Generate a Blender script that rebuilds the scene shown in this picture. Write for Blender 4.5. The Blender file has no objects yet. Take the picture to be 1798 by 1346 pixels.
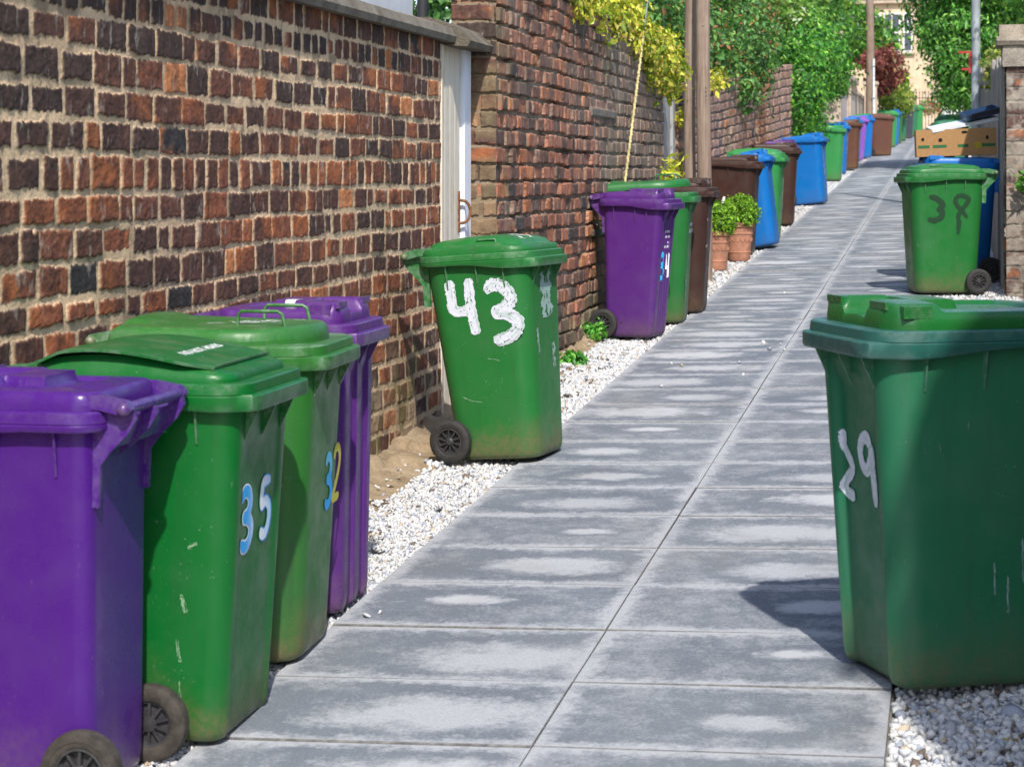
import bpy, bmesh, math, random
import numpy as np
from mathutils import Vector, Matrix
random.seed(7); RNG = np.random.default_rng(11)
R = math.radians
C = bpy.context.scene.collection
sc = bpy.context.scene

# ------------------------------------------------------------------ camera, sky, sun, exposure
YAW = 12.12
cd = bpy.data.cameras.new('camera'); cam = bpy.data.objects.new('camera', cd); C.objects.link(cam)
cam.location = (0, 0, 1.66); cam.rotation_euler = (R(90), 0, R(YAW))
cd.sensor_width = 36.0; cd.sensor_fit = 'HORIZONTAL'; cd.lens = 72.1
cd.shift_y = -0.2047; cd.clip_start = 0.1; cd.clip_end = 2000
cd.dof.use_dof = True; cd.dof.focus_distance = 9.2; cd.dof.aperture_fstop = 8.5
sc.camera = cam
SUN_AZ, SUN_EL = 18.0, 47.0          # azimuth measured from straight behind the camera (-Y) towards +X
w = bpy.data.worlds.new('World'); sc.world = w; w.use_nodes = True
nt = w.node_tree; bg = nt.nodes['Background']
sky = nt.nodes.new('ShaderNodeTexSky'); sky.sky_type = 'NISHITA'; sky.sun_disc = False
sky.sun_elevation = R(SUN_EL); sky.sun_rotation = R(180 - SUN_AZ); sky.air_density = 1.0; sky.dust_density = 1.2
nt.links.new(sky.outputs[0], bg.inputs[0]); bg.inputs[1].default_value = 0.15
sd = bpy.data.lights.new('sun', 'SUN'); sun = bpy.data.objects.new('sun', sd); C.objects.link(sun)
sd.energy = 3.5; sd.angle = R(1.0); sd.color = (1.0, 0.95, 0.87)
sv = Vector((math.cos(R(SUN_EL)) * math.sin(R(SUN_AZ)), -math.cos(R(SUN_EL)) * math.cos(R(SUN_AZ)), math.sin(R(SUN_EL))))
sun.rotation_euler = sv.to_track_quat('Z', 'Y').to_euler(); sun.location = (6, -10, 20)
sc.view_settings.view_transform = 'Standard'; sc.view_settings.look = 'None'
sc.view_settings.exposure = 0.6; sc.view_settings.gamma = 1.0
sc.render.engine = 'CYCLES'

# ------------------------------------------------------------------ ground plane of the lane (it climbs away from the camera)
SY, SX = 0.0421, 0.029
def gz(x, y): return SY * y + SX * x

# ------------------------------------------------------------------ helpers
def tag(o, label=None, cat=None, group=None, kind=None):
    if label: o['label'] = label
    if cat: o['category'] = cat
    if group: o['group'] = group
    if kind: o['kind'] = kind
    return o
def link(o, parent=None):
    C.objects.link(o)
    if parent: o.parent = parent
    return o
def empty(name, loc, rz=0.0, tilt=None):
    o = bpy.data.objects.new(name, None); C.objects.link(o)
    o.location = loc; o.rotation_euler = (0, 0, R(rz)); o.empty_display_size = 0.2
    return o
def mesh_np(name, V, F, cols=None, smooth=False, uv=None, sharp=None):
    """V (n,3), F (m,k) all same k, or list of faces"""
    me = bpy.data.meshes.new(name)
    V = np.asarray(V, dtype=np.float32)
    if isinstance(F, np.ndarray):
        m, k = F.shape
        me.vertices.add(len(V)); me.vertices.foreach_set('co', V.ravel())
        me.loops.add(m * k); me.loops.foreach_set('vertex_index', F.astype(np.int32).ravel())
        me.polygons.add(m); me.polygons.foreach_set('loop_start', np.arange(0, m * k, k, dtype=np.int32))
        me.update(calc_edges=True)
    else:
        me.from_pydata([tuple(map(float, v)) for v in V], [], [tuple(int(i) for i in f) for f in F]); me.update()
    if cols is not None:
        at = me.color_attributes.new('col', 'FLOAT_COLOR', 'POINT')
        c4 = np.ones((len(V), 4), dtype=np.float32); c4[:, :3] = cols
        at.data.foreach_set('color', c4.ravel())
    if smooth:
        me.polygons.foreach_set('use_smooth', np.ones(len(me.polygons), dtype=bool))
        if sharp: me.set_sharp_from_angle(angle=R(sharp))
    return me
def mobj(name, me, mat=None, parent=None):
    o = bpy.data.objects.new(name, me)
    if mat is not None:
        if len(me.materials) == 0: me.materials.append(mat)
        else:
            o.material_slots[0].link = 'OBJECT'; o.material_slots[0].material = mat
    return link(o, parent)

class MB:
    """collects shapes into one mesh"""
    def __init__(s): s.v = []; s.f = []; s.c = []
    def add(s, V, F, col=(1, 1, 1)):
        n = len(s.v); s.v += [tuple(map(float, p)) for p in V]; s.f += [tuple(int(i) + n for i in f) for f in F]; s.c += [col] * len(V)
        return s
    def box(s, lo, hi, col=(1, 1, 1), M=None):
        x0, y0, z0 = lo; x1, y1, z1 = hi
        V = [(x0, y0, z0), (x1, y0, z0), (x1, y1, z0), (x0, y1, z0), (x0, y0, z1), (x1, y0, z1), (x1, y1, z1), (x0, y1, z1)]
        if M is not None: V = [tuple(M @ Vector(p)) for p in V]
        return s.add(V, [(0, 3, 2, 1), (4, 5, 6, 7), (0, 1, 5, 4), (1, 2, 6, 5), (2, 3, 7, 6), (3, 0, 4, 7)], col)
    def tube(s, pts, r, n=10, col=(1, 1, 1), cap=True):
        pts = [Vector(p) for p in pts]; V = []; F = []
        rs = r if hasattr(r, '__len__') else [r] * len(pts)
        up = Vector((0, 0, 1)); prev = None
        for i, p in enumerate(pts):
            d = (pts[min(i + 1, len(pts) - 1)] - pts[max(i - 1, 0)]).normalized()
            if prev is None:
                a = d.cross(up)
                if a.length < 1e-3: a = d.cross(Vector((1, 0, 0)))
                a.normalize()
            else:
                a = (prev - d * prev.dot(d)).normalized()
            b = d.cross(a); prev = a
            for k in range(n):
                t = 2 * math.pi * k / n
                V.append(p + (a * math.cos(t) + b * math.sin(t)) * rs[i])
        for i in range(len(pts) - 1):
            for k in range(n):
                F.append((i * n + k, i * n + (k + 1) % n, (i + 1) * n + (k + 1) % n, (i + 1) * n + k))
        if cap:
            F.append(tuple(range(n - 1, -1, -1))); F.append(tuple((len(pts) - 1) * n + k for k in range(n)))
        return s.add(V, F, col)
    def lathe(s, prof, n=24, M=None, col=(1, 1, 1), cap=True):
        V = []; F = []
        for r, z in prof:
            for k in range(n):
                t = 2 * math.pi * k / n; p = Vector((r * math.cos(t), r * math.sin(t), z))
                V.append(M @ p if M is not None else p)
        for i in range(len(prof) - 1):
            for k in range(n):
                F.append((i * n + k, i * n + (k + 1) % n, (i + 1) * n + (k + 1) % n, (i + 1) * n + k))
        if cap:
            if prof[0][0] > 1e-5: F.append(tuple(range(n - 1, -1, -1)))
            if prof[-1][0] > 1e-5: F.append(tuple((len(prof) - 1) * n + k for k in range(n)))
        return s.add(V, F, col)
    def prism(s, poly, y0, y1, col=(1, 1, 1)):
        """polygon in xz, extruded in y"""
        n = len(poly); V = [(x, y0, z) for x, z in poly] + [(x, y1, z) for x, z in poly]
        F = [tuple(range(n)), tuple(range(2 * n - 1, n - 1, -1))] + [(i, i + n, (i + 1) % n + n, (i + 1) % n) for i in range(n)]
        return s.add(V, F, col)
    def mesh(s, name, smooth=True, sharp=35, bevel=0.0, recalc=True):
        bm = bmesh.new(); vs = [bm.verts.new(p) for p in s.v]; bm.verts.ensure_lookup_table()
        cl = None
        for f in s.f:
            try: bm.faces.new([vs[i] for i in f])
            except ValueError: pass
        if recalc: bmesh.ops.recalc_face_normals(bm, faces=bm.faces[:])
        if bevel > 0:
            ed = [e for e in bm.edges if len(e.link_faces) == 2 and e.calc_face_angle(0) > 0.5]
            bmesh.ops.bevel(bm, geom=ed, offset=bevel, segments=2, affect='EDGES', clamp_overlap=True)
        me = bpy.data.meshes.new(name); bm.to_mesh(me); bm.free()
        if bevel <= 0:
            at = me.color_attributes.new('col', 'FLOAT_COLOR', 'POINT')
            c4 = np.ones((len(s.c), 4), dtype=np.float32); c4[:, :3] = np.array(s.c, dtype=np.float32)
            if len(me.vertices) == len(s.c): at.data.foreach_set('color', c4.ravel())
        if smooth:
            me.polygons.foreach_set('use_smooth', np.ones(len(me.polygons), dtype=bool)); me.set_sharp_from_angle(angle=R(sharp))
        return me
    def build(s, name, mat, parent=None, **k): return mobj(name, s.mesh(name, **k), mat, parent)

# numpy value noise
_P = np.random.default_rng(5).random((256, 256)).astype(np.float32)
def vnoise(x, y, seed=0):
    x = np.asarray(x, dtype=np.float64) + seed * 17.31 + 1000; y = np.asarray(y, dtype=np.float64) + seed * 9.77 + 1000
    xi = np.floor(x).astype(np.int64); yi = np.floor(y).astype(np.int64); fx = x - xi; fy = y - yi
    fx = fx * fx * (3 - 2 * fx); fy = fy * fy * (3 - 2 * fy)
    a = _P[xi & 255, yi & 255]; b = _P[(xi + 1) & 255, yi & 255]; c = _P[xi & 255, (yi + 1) & 255]; d = _P[(xi + 1) & 255, (yi + 1) & 255]
    return (a * (1 - fx) + b * fx) * (1 - fy) + (c * (1 - fx) + d * fx) * fy
def fbm(x, y, seed=0, o=3):
    s = 0; a = 0.5; t = 0
    for i in range(o):
        s = s + a * vnoise(x * 2 ** i, y * 2 ** i, seed + i * 3); t += a; a *= 0.55
    return s / t
def sst(a, b, x):
    t = np.clip((np.asarray(x, dtype=np.float64) - a) / (b - a), 0, 1); return t * t * (3 - 2 * t)

# ------------------------------------------------------------------ materials
def newmat(name):
    m = bpy.data.materials.new(name); m.use_nodes = True; t = m.node_tree
    return m, t, t.nodes['Principled BSDF']
def N(t, typ, **k):
    n = t.nodes.new(typ)
    for a, b in k.items():
        if a.startswith('i_'):
            n.inputs[a[2:].replace('_', ' ')].default_value = b
        else: setattr(n, a, b)
    return n
def noise(t, scale, detail=4, rough=0.6, vec=None, dist=0.0):
    n = N(t, 'ShaderNodeTexNoise'); n.inputs['Scale'].default_value = scale; n.inputs['Detail'].default_value = detail
    n.inputs['Roughness'].default_value = rough; n.inputs['Distortion'].default_value = dist
    if vec is not None: t.links.new(vec, n.inputs['Vector'])
    return n.outputs['Fac']
def ramp(t, fac, stops, interp='LINEAR'):
    n = N(t, 'ShaderNodeValToRGB'); n.color_ramp.interpolation = interp; e = n.color_ramp.elements
    while len(e) < len(stops): e.new(0.5)
    for k, (p, c) in enumerate(stops):
        e[k].position = p; e[k].color = (*c, 1) if hasattr(c, '__len__') else (c, c, c, 1)
    t.links.new(fac, n.inputs[0]); return n.outputs[0]
def mix(t, fac, a, b, mode='MIX'):
    n = N(t, 'ShaderNodeMix', data_type='RGBA', blend_type=mode)
    for v, i in ((fac, 0), (a, 6), (b, 7)):
        if hasattr(v, 'is_output') or hasattr(v, 'links'): t.links.new(v, n.inputs[i])
        elif i == 0: n.inputs[0].default_value = v
        else: n.inputs[i].default_value = (*v, 1) if len(v) == 3 else v
    return n.outputs[2]
def mth(t, op, a, b=None, clamp=False):
    n = N(t, 'ShaderNodeMath', operation=op); n.use_clamp = clamp
    for v, i in ((a, 0), (b, 1)):
        if v is None: continue
        if isinstance(v, (int, float)): n.inputs[i].default_value = v
        else: t.links.new(v, n.inputs[i])
    return n.outputs[0]
def mapr(t, v, a, b, c=0.0, d=1.0):
    n = N(t, 'ShaderNodeMapRange', interpolation_type='SMOOTHSTEP'); t.links.new(v, n.inputs[0])
    for i, q in enumerate((a, b, c, d)): n.inputs[i + 1].default_value = q
    return n.outputs[0]
def bump(t, b, h, strength=0.3, dist=0.01):
    n = N(t, 'ShaderNodeBump'); n.inputs['Strength'].default_value = strength; n.inputs['Distance'].default_value = dist
    t.links.new(h, n.inputs['Height']); t.links.new(n.outputs[0], b.inputs['Normal'])
def sepxyz(t, v):
    n = N(t, 'ShaderNodeSeparateXYZ'); t.links.new(v, n.inputs[0]); return n.outputs
def scalev(t, v, s):
    n = N(t, 'ShaderNodeVectorMath', operation='MULTIPLY'); t.links.new(v, n.inputs[0]); n.inputs[1].default_value = s; return n.outputs[0]
def texco(t, k='Object'): return N(t, 'ShaderNodeTexCoord').outputs[k]
def pos(t): return N(t, 'ShaderNodeNewGeometry').outputs['Position']

def plain(name, col, rough=0.6, metal=0.0, var=0.15, scale=12, bmp=0.0, bscale=80):
    m, t, b = newmat(name); p = pos(t)
    c = mix(t, mapr(t, noise(t, scale, 5, 0.65, p), 0.3, 0.75), tuple(x * (1 - var) for x in col), tuple(min(1, x * (1 + var)) for x in col))
    t.links.new(c, b.inputs['Base Color']); b.inputs['Roughness'].default_value = rough; b.inputs['Metallic'].default_value = metal
    if bmp: bump(t, b, noise(t, bscale, 4, 0.6, p), bmp, 0.004)
    return m
def vcol(name, rough=0.85, bmp=0.5, bscale=160, var=0.25, spec=0.3, bdist=0.003):
    """colour from the mesh's own attribute, broken up by fine noise"""
    m, t, b = newmat(name); p = pos(t)
    a = N(t, 'ShaderNodeAttribute', attribute_name='col').outputs['Color']
    f = mapr(t, noise(t, bscale, 5, 0.7, p), 0.25, 0.75, 1 - var, 1 + var)
    n = N(t, 'ShaderNodeVectorMath', operation='SCALE'); t.links.new(a, n.inputs[0]); t.links.new(f, n.inputs['Scale'])
    t.links.new(n.outputs[0], b.inputs['Base Color']); b.inputs['Roughness'].default_value = rough
    b.inputs['Specular IOR Level'].default_value = spec
    if bmp: bump(t, b, noise(t, bscale * 0.8, 5, 0.7, p), bmp, bdist)
    return m
def plastic(name, col, rough=0.36, dirt=0.5, top=None, fade=0.09):
    """weathered moulded plastic: faded blotches, scuffs, splashed mud low down (in the bin's own space)"""
    m, t, b = newmat(name); o = texco(t); x, y, z = sepxyz(t, o)
    rnd = N(t, 'ShaderNodeObjectInfo').outputs['Random']
    off = N(t, 'ShaderNodeCombineXYZ'); t.links.new(mth(t, 'MULTIPLY', rnd, 40.0), off.inputs[0])
    va = N(t, 'ShaderNodeVectorMath', operation='ADD'); t.links.new(o, va.inputs[0]); t.links.new(off.outputs[0], va.inputs[1]); v = va.outputs[0]
    dust = (0.34, 0.30, 0.23)
    pale = tuple(c * 0.6 + 0.4 * (sum(col) / 3 * 1.3 + 0.05) for c in col)
    c = mix(t, mapr(t, noise(t, 3.0, 5, 0.65, v), 0.42, 0.75, 0, fade * 3), col, pale)
    # broad vertical runs of grime
    runs = noise(t, 1.0, 5, 0.7, scalev(t, v, (22, 22, 1.6)))
    c = mix(t, mapr(t, runs, 0.48, 0.75, 0, 0.5 * dirt), c, tuple(q * 0.45 + 0.02 for q in col))
    # mud splash near the ground
    mud = mth(t, 'MULTIPLY', mapr(t, mth(t, 'ADD', z, mth(t, 'MULTIPLY', noise(t, 7, 5, 0.7, v), 0.38)), 0.42, 0.16), mapr(t, noise(t, 60, 3, 0.7, v), 0.3, 0.6, 0.35, 1.0))
    c = mix(t, mth(t, 'MULTIPLY', mud, min(0.95, 0.9 * dirt)), c, (0.16, 0.115, 0.06))
    # scuffs and specks
    sc1 = mapr(t, noise(t, 1.0, 3, 0.6, scalev(t, v, (60, 60, 14))), 0.665, 0.72)
    sc2 = mapr(t, noise(t, 120, 2, 0.5, v), 0.69, 0.74)
    spk = mth(t, 'MAXIMUM', mth(t, 'MULTIPLY', sc1, mapr(t, noise(t, 4, 2, 0.5, v), 0.5, 0.62)), mth(t, 'MULTIPLY', sc2, mapr(t, noise(t, 5, 2, 0.5, v), 0.48, 0.6)))
    c = mix(t, mth(t, 'MULTIPLY', spk, 0.65 * dirt), c, tuple(min(1, q * 0.5 + 0.22) for q in col))
    pt_ = N(t, 'ShaderNodeNewGeometry').outputs['Pointiness']; wear = mth(t, 'MULTIPLY', mapr(t, pt_, 0.53, 0.60), mapr(t, noise(t, 30, 4, 0.7, v), 0.35, 0.65))
    c = mix(t, mth(t, 'MULTIPLY', wear, 0.45 * dirt), c, tuple(min(1, q * 0.6 + 0.25) for q in col))
    # dust that settled on upward faces
    nz = sepxyz(t, N(t, 'ShaderNodeNewGeometry').outputs['Normal'])[2]
    up = mth(t, 'MULTIPLY', mapr(t, nz, 0.6, 0.98), mapr(t, noise(t, 9, 6, 0.7, v), 0.45, 0.7))
    c = mix(t, mth(t, 'MULTIPLY', up, 0.22 * dirt), c, dust)
    t.links.new(c, b.inputs['Base Color'])
    t.links.new(mapr(t, noise(t, 8, 5, 0.7, v), 0.3, 0.75, rough - 0.07, rough + 0.2), b.inputs['Roughness'])
    b.inputs['Specular IOR Level'].default_value = 0.42
    bump(t, b, noise(t, 300, 2, 0.5, v), 0.06, 0.001)
    return m
MAT = {
 'green': plastic('green_plastic', (0.014, 0.145, 0.028), dirt=0.9),
 'deepgreen': plastic('deep_green_plastic', (0.001, 0.115, 0.016), dirt=0.7, fade=0.05),
 'olive': plastic('dulled_green_plastic', (0.022, 0.140, 0.020), dirt=1.1, fade=0.16),
 'brightgreen': plastic('fresh_green_plastic', (0.026, 0.235, 0.055), dirt=0.6),
 'lidgreen': plastic('glossy_green_plastic', (0.006, 0.115, 0.018), rough=0.24, dirt=0.4),
 'teal': plastic('dark_teal_plastic', (0.015, 0.140, 0.066), dirt=0.6, rough=0.42),
 'tealrim': plastic('weathered_teal_plastic', (0.012, 0.100, 0.080), dirt=0.7, rough=0.38),
 'purple': plastic('purple_plastic', (0.058, 0.009, 0.175), rough=0.28, dirt=0.35, fade=0.05),
 'violet': plastic('violet_plastic', (0.082, 0.018, 0.165), rough=0.32, dirt=0.45, fade=0.06),
 'lilac': plastic('lilac_plastic', (0.24, 0.085, 0.46), rough=0.4, dirt=0.3),
 'blue': plastic('blue_plastic', (0.0005, 0.135, 0.44), rough=0.38, dirt=0.2, fade=0.02),
 'brown': plastic('brown_plastic', (0.046, 0.019, 0.013), rough=0.42, dirt=0.4),
 'tan': plastic('faded_brown_plastic', (0.115, 0.045, 0.026), rough=0.45, dirt=0.5),
 'slate': plastic('dark_slate_plastic', (0.035, 0.045, 0.06), rough=0.4, dirt=0.4),
 'tyre': plain('black_rubber', (0.026, 0.024, 0.023), 0.75, var=0.35, scale=40, bmp=0.25, bscale=120),
 'tyre_dusty': plain('dusty_rubber', (0.045, 0.038, 0.031), 0.9, var=0.45, scale=30, bmp=0.4, bscale=90),
 'hub': plain('dark_grey_plastic', (0.035, 0.034, 0.036), 0.5, var=0.3, scale=30),
 'steel': plain('galvanised_steel', (0.30, 0.33, 0.36), 0.45, 0.6, var=0.2),
 'vcol': vcol('painted_by_piece', 0.6, 0.1),
 'brick': vcol('old_brickwork', 0.9, 0.75, 170, 0.28, 0.25, 0.004),
 'leaf': None,
}
# ------------------------------------------------------------------ the setting: ground, path, earth, gravel
def build_ground():
    # one sheet out to the horizon, following the climb of the lane then levelling out
    ys = np.array([-60, -10, 0, 10, 20, 30, 40, 50, 60, 75, 90, 140, 400, 1200], dtype=float); xs = np.array([-900, -200, -60, -12, -6, -3, 0, 3, 6, 12, 60, 200, 900], dtype=float)
    V = []; F = []
    for y in ys:
        for x in xs: V.append((x, y, gz(np.clip(x, -6, 6), min(y, 80.0)) - 0.07))
    nx = len(xs)
    for j in range(len(ys) - 1):
        for i in range(nx - 1): F.append((j * nx + i, j * nx + i + 1, (j + 1) * nx + i + 1, (j + 1) * nx + i))
    m = plain('bare_soil', (0.20, 0.155, 0.10), 0.95, var=0.4, scale=3, bmp=0.5, bscale=40)
    tag(mobj('ground', mesh_np('ground', V, F), m), kind='structure')
build_ground()

PX = (-1.953, -1.058, -0.162)           # left edge, middle joint, right edge of the paving
PITCH, Y0J = 0.579, 5.752 - 0.579 * 5
def path_material():
    m, t, b = newmat('slate_grey_slabs'); p = pos(t)
    uv = N(t, 'ShaderNodeAttribute', attribute_name='slab').outputs['Vector']      # metres from the slab's own centre
    rn = N(t, 'ShaderNodeAttribute', attribute_name='rnd').outputs['Vector']
    u, v, _ = sepxyz(t, uv); ra, rb, rc = sepxyz(t, rn)
    n1 = noise(t, 5, 6, 0.7, p); n2 = noise(t, 26, 5, 0.7, p); n3 = noise(t, 240, 3, 0.7, p); n4 = noise(t, 1.3, 4, 0.6, p)
    nx = noise(t, 16, 6, 0.75, p, 0.4); n5 = noise(t, 95, 4, 0.75, p)
    # pale edges where the jointing mortar was brushed over the slabs
    du = mth(t, 'SUBTRACT', 0.445, mth(t, 'ABSOLUTE', u)); dv = mth(t, 'SUBTRACT', 0.287, mth(t, 'ABSOLUTE', v))
    e = mth(t, 'MINIMUM', du, dv)
    e = mth(t, 'SUBTRACT', e, mth(t, 'MULTIPLY', mth(t, 'SUBTRACT', n2, 0.45), 0.16)); e = mth(t, 'SUBTRACT', e, mth(t, 'MULTIPLY', mth(t, 'SUBTRACT', n1, 0.5), 0.16))
    edge = mapr(t, e, 0.085, -0.01)
    # a worn pale patch, one per slab, of its own size and place
    nw = noise(t, 9, 4, 0.6, p, 0.6)
    cu = mth(t, 'SUBTRACT', u, mth(t, 'MULTIPLY', mth(t, 'SUBTRACT', ra, 0.4), 0.42)); cv = mth(t, 'SUBTRACT', v, mth(t, 'MULTIPLY', mth(t, 'SUBTRACT', rb, 0.5), 0.16))
    d = mth(t, 'SQRT', mth(t, 'ADD', mth(t, 'POWER', mth(t, 'DIVIDE', cu, 0.27), 2.0), mth(t, 'POWER', mth(t, 'DIVIDE', cv, 0.135), 2.0)))
    d = mth(t, 'DIVIDE', d, mth(t, 'ADD', 0.35, mth(t, 'MULTIPLY', rc, 0.9)))
    d = mth(t, 'ADD', d, mth(t, 'MULTIPLY', mth(t, 'SUBTRACT', n1, 0.5), 2.6)); d = mth(t, 'ADD', d, mth(t, 'MULTIPLY', mth(t, 'SUBTRACT', n2, 0.5), 0.9))
    patch = mapr(t, d, 1.45, 0.50); halo = mth(t, 'MULTIPLY', mapr(t, d, 2.3, 1.4), mapr(t, d, 1.1, 1.5))
    streak = mapr(t, mth(t, 'ADD', mth(t, 'MULTIPLY', nx, 0.45), mth(t, 'MULTIPLY', n1, 0.55)), 0.40, 0.66)
    light = mth(t, 'MAXIMUM', mth(t, 'MULTIPLY', patch, mth(t, 'ADD', 0.62, mth(t, 'MULTIPLY', rb, 0.33))), mth(t, 'MULTIPLY', edge, 0.72))
    light = mth(t, 'MAXIMUM', light, mth(t, 'MULTIPLY', streak, 0.42)); light = mth(t, 'SUBTRACT', light, mth(t, 'MULTIPLY', halo, 0.22), True)
    grain = mth(t, 'ADD', mth(t, 'MULTIPLY', mth(t, 'SUBTRACT', n3, 0.5), 0.8), mth(t, 'MULTIPLY', mth(t, 'SUBTRACT', n5, 0.5), 3.0))
    light = mth(t, 'ADD', light, mth(t, 'MULTIPLY', grain, mapr(t, light, 1.0, 0.5, 0.12, 0.45)), True)
    spots = mapr(t, noise(t, 210, 2, 0.5, p), 0.70, 0.76); scr = mapr(t, noise(t, 1.0, 2, 0.5, scalev(t, p, (18, 120, 18)), 0.8), 0.72, 0.77)
    base = mix(t, mapr(t, n4, 0.35, 0.65), (0.122, 0.142, 0.172), (0.160, 0.180, 0.205))
    base = mix(t, mth(t, 'MULTIPLY', mth(t, 'SUBTRACT', ra, 0.3), 0.25), base, (0.17, 0.17, 0.178))
    c = mix(t, light, base, (0.47, 0.478, 0.495))
    c = mix(t, mth(t, 'MULTIPLY', spots, 0.5), c, (0.06, 0.06, 0.062)); c = mix(t, mth(t, 'MULTIPLY', scr, 0.35), c, (0.55, 0.55, 0.56)); c = mix(t, mapr(t, noise(t, 0.9, 5, 0.7, p), 0.52, 0.75, 0, 0.4), c, (0.15, 0.145, 0.13))
    t.links.new(c, b.inputs['Base Color']); b.inputs['Roughness'].default_value = 0.8; b.inputs['Specular IOR Level'].default_value = 0.35
    h = mth(t, 'ADD', mth(t, 'MULTIPLY', n3, 0.5), mth(t, 'MULTIPLY', n2, 0.5)); bump(t, b, h, 0.35, 0.004)
    return m
def build_path():
    V = []; F = []; SL = []; RN = []; MI = []
    rg = np.random.default_rng(3); nrow = int((73 - Y0J) / PITCH)
    for j in range(nrow):
        for i in range(2):
            x0, x1 = PX[i] + 0.0011, PX[i + 1] - 0.0011; yc = Y0J + (j + 0.5) * PITCH; hy = PITCH / 2 - 0.003; xc = (x0 + x1) / 2; hx = (x1 - x0) / 2
            if j * PITCH + Y0J > 45: xc += 0; 
            dz = rg.normal(0, 0.0012); tx, ty = rg.normal(0, 0.0025, 2); rnd = rg.random(3); n = len(V)
            for k, (ins, zz) in enumerate(((0, -0.05), (0, -0.004), (0.002, 0))):
                for sx, s_y in ((-1, -1), (1, -1), (1, 1), (-1, 1)):
                    lx, ly = sx * (hx - ins), s_y * (hy - ins)
                    V.append((xc + lx, yc + ly, gz(xc + lx, yc + ly) + zz + dz + tx * lx + ty * ly)); SL.append((lx, ly, 0)); RN.append(rnd)
            F.append((n + 8, n + 9, n + 10, n + 11)); MI.extend([0] + [1] * 8)
            for k in range(2):
                for q in range(4): F.append((n + k * 4 + q, n + k * 4 + (q + 1) % 4, n + (k + 1) * 4 + (q + 1) % 4, n + (k + 1) * 4 + q))
    me = mesh_np('path', V, F)
    a = me.attributes.new('slab', 'FLOAT_VECTOR', 'POINT'); a.data.foreach_set('vector', np.array(SL, dtype=np.float32).ravel())
    a = me.attributes.new('rnd', 'FLOAT_VECTOR', 'POINT'); a.data.foreach_set('vector', np.array(RN, dtype=np.float32).ravel())
    po = mobj('path', me, path_material()); me.materials.append(plain('slab_edge', (0.15, 0.145, 0.14), 0.9, var=0.4, scale=30)); me.polygons.foreach_set('material_index', np.array([0 if len(MI) == 0 else k for k in MI], dtype=np.int32)); tag(po, kind='structure')
    # the mortar bed that shows as thin joints
    V = []; F = []
    for y in (2.5, 73.2):
        for x in (PX[0] - 0.004, PX[2] + 0.004): V.append((x, y, gz(x, y) - 0.016))
    tag(mobj('path_bedding', mesh_np('path_bedding', V, [(0, 1, 3, 2)]), plain('joint_mortar', (0.22, 0.205, 0.18), 0.95, var=0.5, scale=9)), kind='structure')
build_path()

# earth bank along the foot of the left-hand walls
WX1, WX2 = -2.60, -2.45
def bank_z(x, y, far=-2.22):
    t = np.clip((far - x) / (far + 2.62), 0, 1)
    n = fbm(x * 3.1, y * 1.7, 3, 4) - 0.5
    return gz(x, y) - 0.035 + t * 0.10 + 0.09 * n * np.minimum(1, t * 2 + 0.15) + 0.022 * (fbm(x * 22, y * 22, 9, 4) - 0.5) + 0.03 * sst(0.62, 0.72, fbm(x * 9, y * 9, 13, 2))
def build_bank():
    ys = np.arange(3.0, 33, 0.03); xs = np.linspace(-2.64, -2.05, 60)
    X, Y = np.meshgrid(xs, ys); edge = -2.24 + 0.14 * (fbm(Y * 0.9, Y * 0.3, 21, 3) - 0.5)
    Z = bank_z(X, Y, -2.2) - sst(-2.25, -2.05, X) * 0.03
    V = np.stack([X, Y, Z], -1).reshape(-1, 3); ny, nx = X.shape
    i = np.arange((ny - 1) * nx).reshape(ny - 1, nx)[:, :-1].ravel(); F = np.stack([i, i + 1, i + nx + 1, i + nx], 1)
    m, t, b = newmat('sandy_earth'); p = pos(t)
    c = ramp(t, noise(t, 6, 6, 0.7, p), [(0.3, (0.19, 0.135, 0.08)), (0.5, (0.35, 0.26, 0.16)), (0.7, (0.46, 0.36, 0.24))])
    scr = mapr(t, noise(t, 1.0, 2, 0.5, scalev(t, p, (55, 7, 20)), 1.2), 0.70, 0.76)
    c = mix(t, mth(t, 'MULTIPLY', scr, 0.5), c, (0.62, 0.56, 0.46))
    c = mix(t, mapr(t, noise(t, 70, 4, 0.7, p), 0.35, 0.7, 0, 0.4), c, (0.13, 0.095, 0.06))
    t.links.new(c, b.inputs['Base Color']); b.inputs['Roughness'].default_value = 0.95; bump(t, b, noise(t, 45, 6, 0.75, p), 0.8, 0.012)
    tag(mobj('earth_bank', mesh_np('earth_bank', V, F, smooth=True), m), kind='structure')
build_bank()

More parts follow.
